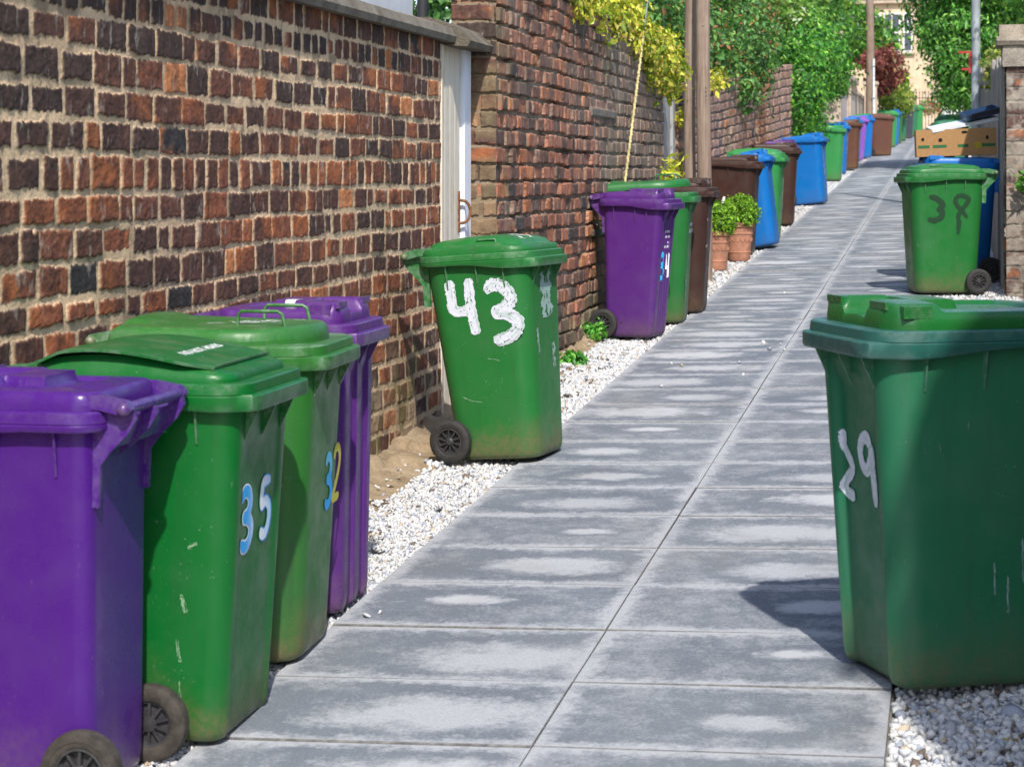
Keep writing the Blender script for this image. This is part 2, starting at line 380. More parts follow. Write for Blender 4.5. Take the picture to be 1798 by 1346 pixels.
def pebbles(name, spots, size, seed):
    rg = np.random.default_rng(seed)
    bm = bmesh.new(); bmesh.ops.create_icosphere(bm, subdivisions=1, radius=1)
    bv = np.array([v.co[:] for v in bm.verts]); bf = np.array([[v.index for v in f.verts] for f in bm.faces]); bm.free()
    if len(bv) > 12: pass
    shapes = []
    for k in range(10):
        s = bv * (1 + rg.normal(0, 0.16, (len(bv), 1))); s = s * rg.uniform((0.75, 0.6, 0.42), (1.25, 0.95, 0.75)); shapes.append(s)
    n = len(spots); idx = rg.integers(0, 10, n); base = np.array(shapes)[idx]
    q = rg.normal(size=(n, 4)); q[:, 1:3] *= 0.5; q /= np.linalg.norm(q, axis=1)[:, None]; a, bq, c, d = q.T
    Rm = np.stack([1 - 2 * (c * c + d * d), 2 * (bq * c - a * d), 2 * (bq * d + a * c), 2 * (bq * c + a * d), 1 - 2 * (bq * bq + d * d), 2 * (c * d - a * bq), 2 * (bq * d - a * c), 2 * (c * d + a * bq), 1 - 2 * (bq * bq + c * c)], 1).reshape(n, 3, 3)
    sz = size * rg.lognormal(0, 0.28, n)
    V = np.einsum('nij,nvj->nvi', Rm, base) * sz[:, None, None] + np.asarray(spots)[:, None, :]
    F = (bf[None] + (np.arange(n) * len(bv))[:, None, None]).reshape(-1, 3)
    tone = rg.choice(5, n, p=[0.56, 0.24, 0.12, 0.05, 0.03]); pal = np.array([(0.70, 0.695, 0.685), (0.58, 0.59, 0.62), (0.38, 0.41, 0.48), (0.50, 0.42, 0.32), (0.18, 0.14, 0.11)])
    col = np.clip(pal[tone] * rg.uniform(0.72, 0.95, (n, 1)), 0, 0.9)
    me = mesh_np(name, V.reshape(-1, 3), F, cols=np.repeat(col, len(bv), 0))
    return mobj(name, me, MATG)
MATG = vcol('marble_chippings', 0.75, 0.2, 200, 0.12)
def gravel_sheet(name, quads, seed):
    V = []; F = []
    for (x0, y0, x1, y1) in quads:
        n = len(V)
        for (x, y) in ((x0, y0), (x1, y0), (x1, y1), (x0, y1)): V.append((x, y, gz(x, y) - 0.03))
        F.append((n, n + 1, n + 2, n + 3))
    return V, F
def build_gravel():
    rg = np.random.default_rng(8); S = []
    def fill(x0f, x1f, y0, y1, dens, lift=-0.022):
        n = int((y1 - y0) * 0.6 * dens); y = rg.uniform(y0, y1, n); x = rg.uniform(-2.5, PX[0] - 0.004, n)
        lim = -2.35 + 0.12 * (fbm(y * 1.1, y * 0.37, 31, 3) - 0.5)
        k = (x > lim) | ((rg.random(n) < 0.012) & (x > lim - 0.12)); x, y = x[k], y[k]
        z = np.maximum(gz(x, y) + lift, np.where(x < -2.06, bank_z(x, y, -2.2) + 0.004, -9)) + rg.uniform(-0.008, 0.008, len(x))
        S.append(np.stack([x, y, z], 1))
    fill(0, 0, 4.2, 9, 10500); a = pebbles('gravel', np.concatenate(S), 0.0083, 1); tag(a, kind='stuff', label='white marble chippings spread along the left edge of the path', cat='gravel')
    S.clear(); fill(0, 0, 9, 16, 6000); 
    fill(0, 0, 16, 42, 1500); b = pebbles('gravel', np.concatenate(S), 0.0112, 2); tag(b, kind='stuff', label='white chippings further up the left edge of the lane', cat='gravel')
    S.clear()
    def right(y0, y1, x1, dens):
        n = int((y1 - y0) * (x1 + 0.16) * dens); y = rg.uniform(y0, y1, n); x = rg.uniform(PX[2] + 0.008, x1, n)
        z = gz(x, y) - 0.024 + 0.015 * (fbm(x * 4, y * 4, 7, 2) - 0.5) + rg.uniform(-0.01, 0.01, n); S.append(np.stack([x, y, z], 1))
    right(4.3, 7.0, 0.95, 5200); right(7, 13, 0.6, 1500); right(13, 24, 0.5, 2600)
    c = pebbles('gravel', np.concatenate(S), 0.0125, 3); tag(c, kind='stuff', label='white marble chippings along the right edge of the path', cat='gravel')
    # a few chippings kicked onto the slabs
    st = []
    for (x, y, s) in ((-1.86, 6.42, 1), (-1.83, 6.46, .8), (-1.62, 11.6, 1), (-1.2, 12.05, .7), (-1.05, 13.2, .8), (-1.1, 13.5, .8), (-1.15, 13.25, .8), (-1.22, 13.6, .8), (-1.7, 12.6, .8), (-1.62, 12.5, .7), (-1.35, 16.9, .8), (-1.28, 12.6, .8)): st.append((x, y, gz(x, y) + 0.009))
    d = pebbles('gravel', np.array(st), 0.013, 5); tag(d, kind='stuff', label='loose white chippings scattered on the grey slabs', cat='gravel')
    sheet = plain('chippings_below', (0.50, 0.49, 0.48), 0.9, var=0.5, scale=90, bmp=0.8, bscale=70)
    V, F = gravel_sheet('gravel_bed', [(-2.2, 3, PX[0] - 0.004, 73), (PX[2] + 0.004, 3, 0.98, 73)], 1)
    tag(mobj('gravel_bed', mesh_np('gravel_bed', V, F), sheet), kind='structure')
build_gravel()

# ------------------------------------------------------------------ brickwork: a real relief, brick by brick
def brick_face(u0, u1, z0, z1, du, dz, courses, pal, mortar, seed, smear=0.0, rough=1.0, headers=(), blen=0.232, topcurve=None, patches=None, relief=0.012, joint=0.016, gap=0.0, tonef=None, pillow=0.0022):
    """relief (u along, z up): returns u, z, height, colour grids. courses: list of joint heights, bottom to top"""
    rg = np.random.default_rng(seed)
    us = np.arange(u0, u1 + du * 0.5, du); zs = np.arange(z0, z1 + dz * 0.5, dz); U, Z = np.meshgrid(us, zs)
    zz = Z + 0.022 * (fbm(U * 1.3, Z * 0.4, seed, 3) - 0.5) + 0.012 * (fbm(U * 9, Z * 9, seed + 2, 3) - 0.5) + 0.007 * (fbm(U * 60, Z * 25, seed + 4, 2) - 0.5) * 2
    uu = U + 0.010 * (fbm(U * 8, Z * 8, seed + 5, 3) - 0.5) + 0.008 * (fbm(U * 45, Z * 60, seed + 6, 2) - 0.5)
    cz = np.asarray(courses); k = np.clip(np.searchsorted(cz, zz) - 1, 0, len(cz) - 2)
    dist = np.full(U.shape, -1.0); bid = np.zeros(U.shape, dtype=np.int64); dzd = np.minimum(zz - cz[k], cz[k + 1] - zz); n_id = 0; cu = np.zeros(U.shape); cw = np.ones(U.shape)
    for c in range(len(cz) - 1):
        hd = c in headers; L = []; p = u0 - 0.3 - rg.random() * 0.25
        while p < u1 + 0.5:
            l = 0.115 if (hd and rg.random() < 0.9) or rg.random() < 0.14 else blen
            l *= rg.uniform(0.9, 1.1); L.append(p); p += l
        L = np.array(L + [p]); m = k == c
        if not m.any(): continue
        q = np.clip(np.searchsorted(L, uu[m]) - 1, 0, len(L) - 2)
        bid[m] = n_id + q; dist[m] = np.minimum(uu[m] - L[q], L[q + 1] - uu[m]); n_id += len(L)
    nb = n_id + 4
    jz = joint * (0.72 + 0.55 * smear * fbm(U * 2.2, Z * 2.2, seed + 8, 3)); ju = joint * (0.85 + 0.35 * smear)
    small = (rg.random(nb) ** 3 * 0.012 * (0.3 + smear))[bid]
    drag = (fbm(U * 75, Z * 7, seed + 10, 3) - 0.5)           # trowel-dragged mortar, ragged up and down
    d = np.minimum(dist - ju / 2 - small * 0.8, dzd - jz / 2 - small + 0.013 * smear * drag)
    d = d + 0.006 * drag * (0.35 + smear) + 0.006 * (fbm(U * 30, Z * 30, seed + 11, 3) - 0.5)
    sm = smear * sst(0.42, 0.72, fbm(U * 1.1, Z * 2.0, seed + 12, 4)) * 0.013
    d = d - sm
    mask = sst(-0.0015, 0.0035, d)
    # height
    bp = rg.normal(0, 0.0032 * rough, nb)[bid]; ero = (fbm(U * 24, Z * 24, seed + 13, 4) - 0.5) * 0.008 + (fbm(U * 90, Z * 90, seed + 14, 2) - 0.5) * 0.003
    round_ = sst(0, 0.007, d) * pillow
    mort = -relief * (1 - 0.85 * sst(0.0, 0.016, sm)) + 0.004 * (fbm(U * 50, Z * 50, seed + 15, 3) - 0.5) - gap * sst(0.56, 0.68, fbm(U * 2.6, Z * 5, seed + 20, 3)) * 0.022
    H = mask * (bp + ero + round_) + (1 - mask) * mort
    # colour
    pal = np.asarray(pal, dtype=float); br = rg.random(nb)
    tone = (tonef(U, Z) if tonef is not None else np.full(U.shape, 0.5))
    tb = np.clip(tone + (br[bid] - 0.5) * 0.8, 0, 0.999) * (len(pal) - 1); i0 = tb.astype(int); f = (tb - i0)[..., None]
    bc = pal[i0] * (1 - f) + pal[np.minimum(i0 + 1, len(pal) - 1)] * f
    odd = rg.random(nb)[bid]; bc = np.where((odd > 0.955)[..., None], np.array((0.48, 0.185, 0.075)), bc); bc = np.where((odd < 0.022)[..., None], np.array((0.038, 0.034, 0.034)), bc)
    burn = sst(0.42, 0.7, fbm(U * 11, Z * 11, seed + 16, 4))[..., None]; bc = bc * (1 - 0.5 * burn) + np.array((0.034, 0.024, 0.022)) * 0.5 * burn
    stk = 0.62 + 0.76 * fbm(U * 55, Z * 13, seed + 26, 3)[..., None]; gr_ = 0.7 + 0.6 * fbm(U * 95, Z * 95, seed + 27, 2)[..., None]; bc = bc * stk * gr_ * 1.12
    oran = (sst(0.52, 0.75, fbm(U * 7, Z * 9, seed + 17, 4)) * (br[bid] > 0.45))[..., None]; bc = bc * (1 - 0.65 * oran) + np.array((0.40, 0.13, 0.045)) * 0.65 * oran
    lime = (sst(0.66, 0.82, fbm(U * 30, Z * 12, seed + 18, 4)) * 0.5)[..., None]; bc = bc * (1 - lime) + np.array((0.42, 0.37, 0.31)) * lime
    mc = np.asarray(mortar) * (0.62 + 0.75 * fbm(U * 6, Z * 6, seed + 19, 4))[..., None]
    dm = sst(0.55, 0.75, fbm(U * 14, Z * 10, seed + 23, 4))[..., None] * 0.55; mc = mc * (1 - dm) + np.array((0.10, 0.085, 0.065)) * dm
    col = bc * mask[..., None] + mc * (1 - mask[..., None])
    if patches is not None: H, col = patches(U, Z, H, col, mask)
    return U, Z, H, np.clip(col, 0.004, 0.9)
def relief_mesh(name, U, Z, H, col, to3d, thick=None, topz=None):
    """to3d maps (u, z, h) to x, y, z"""
    X = to3d(U, Z, H); V = np.stack(X, -1).reshape(-1, 3); ny, nx = U.shape
    i = np.arange(ny * nx).reshape(ny, nx)[:-1, :-1].ravel(); F = np.stack([i, i + 1, i + nx + 1, i + nx], 1)
    C_ = col.reshape(-1, 3)
    if thick:                       # back, top and ends, so the wall is a solid body
        n = len(V); br = []
        top = np.arange(nx) + (ny - 1) * nx; bot = np.arange(nx); lef = np.arange(ny) * nx; rig = lef + nx - 1
        for loop in (top, bot, lef, rig):
            src = V[loop]; uL, zL = U.reshape(-1)[loop], Z.reshape(-1)[loop]
            bk = np.stack(to3d(uL, zL, np.full(len(loop), -thick)), -1); s = len(V)
            V = np.concatenate([V, bk]); C_ = np.concatenate([C_, C_[loop] * 0.9]); a = loop[:-1]; b = loop[1:]; c = s + np.arange(len(loop))
            F = np.concatenate([F, np.stack([a, b, c[1:], c[:-1]], 1)])
        cs = [0, nx - 1, ny * nx - 1, (ny - 1) * nx]; s = len(V)
        bk = np.stack(to3d(U.reshape(-1)[cs], Z.reshape(-1)[cs], np.full(4, -thick)), -1)
        V = np.concatenate([V, bk]); C_ = np.concatenate([C_, C_[:4]]); F = np.concatenate([F, np.array([[s, s + 1, s + 2, s + 3]])])
    return mesh_np(name, V, F, cols=C_, smooth=True, sharp=50)
DARK = [(0.060, 0.037, 0.031), (0.082, 0.043, 0.033), (0.115, 0.050, 0.035), (0.16, 0.061, 0.037), (0.23, 0.078, 0.040), (0.36, 0.115, 0.048)]
RED = [(0.050, 0.037, 0.033), (0.085, 0.050, 0.040), (0.17, 0.076, 0.053), (0.28, 0.11, 0.067), (0.38, 0.145, 0.083)]
GREY = [(0.10, 0.078, 0.062), (0.15, 0.115, 0.092), (0.20, 0.155, 0.12), (0.20, 0.11, 0.08), (0.27, 0.20, 0.16)]
PINK = [(0.24, 0.155, 0.125), (0.36, 0.22, 0.165), (0.46, 0.28, 0.21), (0.48, 0.285, 0.21), (0.42, 0.33, 0.28)]
SAND = (0.60, 0.435, 0.275)
def face_x(x0): return lambda u, z, h: (x0 + h, u, z)
def face_y(y0): return lambda u, z, h: (u, y0 - h, z)

# wall beside the camera
c1 = [1.196 - 0.1065 * k for k in range(14, 0, -1)] + [1.196, 1.285, 1.395, 1.50, 1.60, 1.724, 1.827, 1.93, 2.045, 2.15, 2.25, 2.40]
def tone1(U, Z): return np.clip(0.52 - 0.40 * sst(1.55, 2.15, Z) * (1 - 0.5 * sst(8.0, 10, U)) + 0.18 * (fbm(U * 0.8, Z * 0.8, 44, 2) - 0.5), 0, 1)
def patch1(U, Z, H, col, mask):
    g = gz(-2.5, U); low = sst(0.62, 0.18, Z - g + 0.4 * (fbm(U * 2.3, Z * 2.3, 61, 3) - 0.5)) * 0.75       # crumbling, sandy and mossy near the ground
    tgt = np.where((fbm(U * 5, Z * 5, 62, 3) > 0.56)[..., None], np.array((0.16, 0.155, 0.07)), np.array((0.40, 0.30, 0.195)))
    k = (low * sst(0.35, 0.6, fbm(U * 6, Z * 6, 63, 4)))[..., None]
    col = col * (1 - k) + tgt * k; H = H * (1 - 0.4 * low) + low * 0.012 * (fbm(U * 9, Z * 9, 64, 3))
    return H, col
U, Z, H, cl = brick_face(2.6, 10.33, 0.02, 2.36, 0.0065, 0.0036, c1, DARK, SAND, 1, smear=0.5, joint=0.0125, headers=(18, 23), tonef=tone1, patches=patch1, relief=0.0035, rough=0.55)
tag(mobj('brick_wall', relief_mesh('brick_wall', U, Z, H, cl, face_x(WX1), 0.24), MAT['brick']), 'dark brick wall with thick sandy mortar and stone coping on the left', 'wall', 'brick walls down the left side of the lane')
wall1 = bpy.data.objects['brick_wall']
def rough_block(mb_pts, name, mat, parent, amp=0.008, freq=20, seed=0, cuts=0.03, col=(0.2, 0.18, 0.15)):
    """box swept along y with a given xz outline, weathered"""
    poly, y0, y1 = mb_pts; n = max(2, int((y1 - y0) / cuts)); P = []
    for i in range(len(poly)):
        a, b = np.array(poly[i]), np.array(poly[(i + 1) % len(poly)]); m = max(1, int(np.linalg.norm(b - a) / cuts))
        for k in range(m): P.append(a + (b - a) * k / m)
    P = np.array(P); m = len(P); ys = np.linspace(y0, y1, n + 1); V = np.zeros((n + 1, m, 3)); V[..., 0] = P[:, 0]; V[..., 2] = P[:, 1]; V[..., 1] = ys[:, None]
    nz = fbm(V[..., 1] * freq + V[..., 0] * 7, V[..., 2] * freq, seed + 70, 4) - 0.5; nz2 = fbm(V[..., 1] * 2.2, V[..., 2] * 3 + V[..., 0] * 3, seed + 71, 2) - 0.5
    cen = P.mean(0); dr = P - cen; dr /= np.linalg.norm(dr, axis=1)[:, None]
    V[..., 0] += dr[:, 0] * (nz * amp * 2 + nz2 * amp); V[..., 2] += dr[:, 1] * (nz * amp * 2 + nz2 * amp)
    V[0, :, 1] += 0.01 * (fbm(P[:, 0] * 20, P[:, 1] * 20, seed, 2) - .5); F = []
    for j in range(n):
        for i in range(m): F.append((j * m + i, j * m + (i + 1) % m, (j + 1) * m + (i + 1) % m, (j + 1) * m + i))
    F.append(tuple(range(m))); F.append(tuple(n * m + i for i in range(m - 1, -1, -1)))
    t = fbm(V[..., 1] * 14, V[..., 2] * 14 + V[..., 0] * 9, seed + 73, 4).reshape(-1, 1)
    c = np.array(col) * (0.45 + 1.1 * t)
    me = mesh_np(name, V.reshape(-1, 3), F, cols=c, smooth=True, sharp=40)
    bm = bmesh.new(); bm.from_mesh(me); bmesh.ops.recalc_face_normals(bm, faces=bm.faces[:]); bm.to_mesh(me); bm.free()
    return mobj(name, me, mat, parent)
MAT['stone'] = vcol('weathered_stone', 0.95, 0.9, 130, 0.5, 0.2, 0.006)
rough_block(([(-2.86, 2.365), (-2.545, 2.345), (-2.535, 2.375), (-2.56, 2.42), (-2.70, 2.465), (-2.86, 2.47)], 2.6, 10.42), 'coping', MAT['stone'], wall1, 0.006, 18, 2, col=(0.17, 0.15, 0.12))
rough_block(([(-2.86, 2.345), (-2.475, 2.325), (-2.46, 2.355), (-2.54, 2.43), (-2.68, 2.48), (-2.86, 2.48)], 10.42, 11.06), 'coping', MAT['stone'], wall1, 0.007, 16, 5, col=(0.15, 0.13, 0.10))

# next wall up the lane
Y2 = 10.98
c2 = [gz(-2.4, Y2) - 0.35 + 0.098 * k for k in range(30)]
def tone2(U, Z): return np.clip(0.60 - 0.30 * sst(14.0, 15.2, U) - 0.16 * sst(2.3, 2.6, Z) + 0.45 * (fbm(U * 0.7, Z * 0.9, 45, 3) - 0.5), 0, 1)
def patch2(U, Z, H, col, mask):
    gr = sst(13.9, 15.2, U + 1.4 * (fbm(U * 1.2, Z * 1.2, 81, 3) - 0.5)) * 0.75      # weathered grey further up
    st = fbm(U * 18, Z * 3.5, 82, 4)[..., None]; gc = np.array((0.27, 0.215, 0.165)) * (0.35 + 1.3 * st)
    col = col * (1 - gr[..., None] * 0.82) + gc * gr[..., None] * 0.82; H = H * (1 - 0.45 * gr)
    du = (0.16 + 0.5 * sst(0.45, 0.75, fbm(U * 2.4, Z * 2.4, 84, 4)))[..., None]; col = col * (1 - du * 0.6) + np.array((0.26, 0.205, 0.165)) * (0.5 + st) * du * 0.6
    # a bricked-up hatch with weathered lintel and jamb
    def rect(a, b, c, d): return (sst(a - .006, a + .006, U) * sst(b + .006, b - .006, U) * sst(c - .006, c + .006, Z) * sst(d + .006, d - .006, Z))
    for (a, b, c, d, tone, hh) in ((14.0, 15.05, 2.06, 2.12, (0.17, 0.15, 0.125), 0.014), (14.15, 14.22, 1.50, 2.06, (0.20, 0.175, 0.145), -0.004), (14.0, 14.9, 1.22, 1.27, (0.19, 0.165, 0.14), 0.014), (14.72, 14.80, 1.80, 2.06, (0.16, 0.14, 0.11), -0.006)):
        r = rect(a, b, c, d); col = col * (1 - r[..., None]) + np.array(tone) * (0.5 + st) * r[..., None]; H = H * (1 - r) + hh * r
    g = gz(-2.5, U); low = sst(0.5, 0.1, Z - g + 0.3 * (fbm(U * 2.3, Z * 2.3, 66, 3) - 0.5))
    k = (low * 0.6 * sst(0.4, 0.6, fbm(U * 6, Z * 6, 67, 4)))[..., None]; col = col * (1 - k) + np.array((0.20, 0.18, 0.10)) * k
    mo = (sst(0.62, 0.72, fbm(U * 3, Z * 3, 68, 4)) * sst(2.2, 2.5, Z) * 0.5)[..., None]; col = col * (1 - mo) + np.array((0.20, 0.17, 0.05)) * mo
    yl = (sst(11.5, 11.0, U) * sst(0.45, 0.55, fbm(U * 5, Z * 4, 69, 3)))[..., None] * 0.6; col = col * (1 - yl) + np.array((0.22, 0.17, 0.10)) * yl
    return H, col
U, Z, H, cl = brick_face(Y2, 17.7, 0.30, 2.79, 0.0085, 0.0058, c2, RED, (0.30, 0.235, 0.17), 2, smear=0.25, rough=1.9, headers=(8, 14, 20, 25), tonef=tone2, patches=patch2, relief=0.02, gap=1.0)
wall2 = tag(mobj('brick_wall', relief_mesh('brick_wall', U, Z, H, cl, face_x(WX2), 0.24), MAT['brick']), 'uneven red and black brick wall with a bricked-up hatch under yellow foliage', 'wall', 'brick walls down the left side of the lane')
def patch2e(U, Z, H, col, mask):
    yl = (sst(2.45, 2.3, Z) * sst(0.40, 0.52, fbm(U * 5, Z * 3, 79, 3)))[..., None] * 0.75; col = col * (1 - yl) + np.array((0.24, 0.18, 0.105)) * (0.35 + 1.1 * fbm(U * 12, Z * 12, 80, 3))[..., None] * yl
    return H, col
U, Z, H, cl = brick_face(-2.70, WX2 + 0.004, 0.30, 2.79, 0.005, 0.005, c2, RED, (0.24, 0.19, 0.14), 4, smear=0.2, rough=1.5, tonef=lambda U, Z: 0.35 + 0 * U, patches=patch2e, relief=0.014)
mobj('end_face', relief_mesh('end_face', U, Z, H, cl, face_y(Y2 - 0.012)), MAT['brick'], wall2)
rough_block(([(-2.72, 2.785), (-2.44, 2.785), (-2.46, 2.815), (-2.6, 2.85), (-2.72, 2.83)], 12.9, 17.7), 'coping', MAT['stone'], wall2, 0.012, 12, 8, cuts=0.05, col=(0.10, 0.085, 0.065))

# third wall, further on, its top climbing with the lane
c3 = [gz(-2.4, 18.9) - 0.3 + 0.098 * k for k in range(36)]
def tone3(U, Z): return np.clip(0.5 + 0.5 * (fbm(U * 0.6, Z * 0.9, 47, 3) - 0.5) - 0.35 * sst(19.9, 19.5, U), 0, 1)
def patch3(U, Z, H, col, mask):
    pr = sst(26.15, 26.2, U) * sst(27.15, 27.1, U)
    oc = np.where((fbm(U * 9, Z * 9, 48, 3) > 0.5)[..., None], np.array((0.38, 0.16, 0.07)), np.array((0.27, 0.12, 0.06)))
    return H + 0.05 * pr, col * (1 - 0.8 * pr * mask)[..., None] + oc * (0.8 * pr * mask)[..., None]
U, Z, H, cl = brick_face(18.9, 32.4, 0.55, 2.75, 0.02, 0.009, c3, PINK, (0.27, 0.215, 0.165), 6, smear=0.2, rough=1.4, tonef=tone3, patches=patch3, relief=0.014)
Zt = 0.55 + (Z - 0.55) * ((2.46 + 0.068 * (U - 18.9)) - 0.55) / 2.2
wall3 = tag(mobj('brick_wall', relief_mesh('brick_wall', U, Zt, H, cl, face_x(WX2), 0.24), MAT['brick']), 'pale pinkish brick wall with an orange brick pier behind the telegraph poles', 'wall', 'brick walls down the left side of the lane')
# ------------------------------------------------------------------ wheelie bins: the thing in this lane
# a bin's own space: +x is its front, -x the hinge / wheel side, y its width, z up, origin on the ground under its middle
class Model:
    def __init__(s, a0, a1, b0, b1, zr, r, grooves=(), shift=0.0, over=0.032):
        s.a0, s.a1, s.b0, s.b1, s.zr, s.r, s.grooves, s.shift, s.over = a0, a1, b0, b1, zr, r, grooves, shift, over
    def dims(s, z):
        t = max(0.0, min(1.0, z / s.zr)); return s.a0 + (s.a1 - s.a0) * t, s.b0 + (s.b1 - s.b0) * t
    def cx(s, z): return s.shift * (z / s.zr - 1.0)
    def groove(s, y, z):
        g = 0.0
        fade = float(sst(s.zr - 0.10, s.zr - 0.16, z))
        for (yc, wd, dp) in s.grooves:
            q = abs(y - yc) / wd
            if q < 1: g += dp * (1 - q * q) ** 2 * fade if wd < 0.04 else dp * float(sst(1, 0.82, q)) * fade
        return g
    def outline(s, z, inset=0.0, K=7, nf=None):
        a, b = s.dims(z); a -= inset; b -= inset; r = max(0.01, s.r - inset); cx = s.cx(z); P = []
        nf = nf or (48 if s.grooves else 10)
        for q, (sx, sy) in enumerate(((1, 1), (-1, 1), (-1, -1), (1, -1))):
            cxx, cyy = sx * (a - r), sy * (b - r)
            for k in range(K + 1):
                t = q * math.pi / 2 + k / K * math.pi / 2; P.append((cx + cxx + r * math.cos(t), cyy + r * math.sin(t)))
            m = nf if q == 3 else 6
            nx_ = ((1, 1), (-1, 1), (-1, -1), (1, -1))[(q + 1) % 4]; x1, y1 = P[-1]; t = (q + 1) * math.pi / 2
            x2, y2 = cx + nx_[0] * (a - r) + r * math.cos(t), nx_[1] * (b - r) + r * math.sin(t)
            for k in range(1, m): P.append((x1 + (x2 - x1) * k / m, y1 + (y2 - y1) * k / m))
        return [((x - s.groove(y, z)) if x > cx + a - 0.03 else x, y) for x, y in P]
    def face_pt(s, face, u, z, off=0.0012):
        a, b = s.dims(z)
        if face == 'front': return (s.cx(z) + a - s.groove(u, z) + off, u, z)
        if face == 'left': return (u, b + off, z)
        if face == 'right': return (u, -b - off, z)
        if face == 'back': return (s.cx(z) - a - off, u, z)
G3 = ((-0.062, 0.016, 0.014), (0.0, 0.016, 0.014), (0.062, 0.016, 0.014))
M240 = Model(0.245, 0.298, 0.212, 0.252, 0.955, 0.095, (), -0.005)
M240S = Model(0.205, 0.262, 0.208, 0.246, 0.955, 0.090, (), -0.040)
M240G = Model(0.245, 0.298, 0.212, 0.252, 0.955, 0.085, ((0.0, 0.150, 0.024),), 0.0)
M240P = Model(0.245, 0.298, 0.212, 0.252, 0.955, 0.060, ((0.0, 0.165, 0.007),), 0.0)
M140 = Model(0.17, 0.212, 0.180, 0.204, 0.955, 0.045, (), 0.040, 0.036)
M140F = Model(0.185, 0.212, 0.186, 0.204, 0.955, 0.045, ((-0.07, 0.042, 0.012), (0.07, 0.042, 0.012)), -0.012, 0.036)
M140G = Model(0.17, 0.212, 0.180, 0.204, 0.955, 0.045, ((-0.085, 0.02, 0.009), (-0.03, 0.02, 0.009), (0.03, 0.02, 0.009), (0.085, 0.02, 0.009)), 0.036, 0.036)
_MC = {}
def cached(key, fn):
    if key not in _MC: _MC[key] = fn()
    return _MC[key]
def body_mesh(m):
    zs = [0.004, 0.006, 0.014, 0.028, 0.05, 0.12, 0.2, 0.35, 0.5, 0.65, 0.78, 0.845, 0.86, 0.90, m.zr - 0.012]; ins = [0.045, 0.022, 0.009, 0.003, 0, 0, 0, 0, 0, 0, 0, 0, 0, 0, 0]
    V = []; F = []; n = 0
    for z, i in zip(zs, ins):
        o = m.outline(z, i); n = len(o); V += [(x, y, z) for x, y in o]
    for j in range(len(zs) - 1):
        for k in range(n): F.append((j * n + k, j * n + (k + 1) % n, (j + 1) * n + (k + 1) % n, (j + 1) * n + k))
    F.append(tuple(range(n - 1, -1, -1)))
    b = MB(); b.add(V, F)
    z = m.zr - 0.045
    # thin moulded ribs under the collar
    for sgn in (1, -1):
        for x in (-0.13, 0.02, m.a1 - 0.11):
            a, bw = m.dims(z); zl = z - 0.115; _, bl = m.dims(zl)
            V = [(x - 0.003, sgn * (bw - 0.004), z), (x + 0.003, sgn * (bw - 0.004), z), (x + 0.003, sgn * (bw + 0.02), z), (x - 0.003, sgn * (bw + 0.02), z),
                 (x - 0.003, sgn * (bl - 0.004), zl), (x + 0.003, sgn * (bl - 0.004), zl), (x + 0.003, sgn * (bl + 0.004), zl), (x - 0.003, sgn * (bl + 0.004), zl)]
            b.add(V, [(0, 1, 2, 3), (7, 6, 5, 4), (0, 4, 5, 1), (1, 5, 6, 2), (2, 6, 7, 3), (3, 7, 4, 0)])
    for y in (-m.b1 * 0.62, 0.0, m.b1 * 0.62):
        xf = m.cx(z) + m.a1
        b.prism([(xf - 0.015, z), (xf + m.over + 0.012, z), (xf - 0.012, z - 0.12)], y - 0.0035, y + 0.0035)
    return b.mesh('body', sharp=40)
def rim_mesh(m):
    o = m.outline(m.zr, 0, nf=14); n = len(o); ov = m.over; zr = m.zr; V = []; F = []
    m_plain = Model(m.a0, m.a1, m.b0, m.b1, m.zr, m.r, (), m.shift, m.over); o = m_plain.outline(zr, 0, nf=14); n = len(o)
    prof_n = 8
    for i, (x, y) in enumerate(o):
        x0, y0 = o[i - 1]; x1, y1 = o[(i + 1) % n]; d = Vector((y1 - y0, -(x1 - x0), 0)).normalized()
        t = float(sst(-m.a1 * 0.2, m.a1 * 0.75, x)); fr = float(sst(0.75, 0.95, d.x)); zb = zr - 0.046 - 0.024 * t
        st = 0.022 * fr
        for (of, z) in ((-0.002, zb), (ov + st - 0.004, zb - 0.003), (ov + st, zb + 0.004), (ov + st, zr - 0.034), (ov + st - 0.003, zr - 0.030), (ov + 0.001 * fr, zr - 0.029), (ov - 0.002, zr - 0.004), (ov - 0.007, zr), (-0.095 if m.a1 > 0.25 else -0.05, zr)):
            V.append((x + d.x * of, y + d.y * of, z))
    p = 9
    for i in range(n):
        j = (i + 1) % n
        for k in range(p - 1): F.append((i * p + k, j * p + k, j * p + k + 1, i * p + k + 1))
    return MB().add(V, F).mesh('rim', sharp=35)
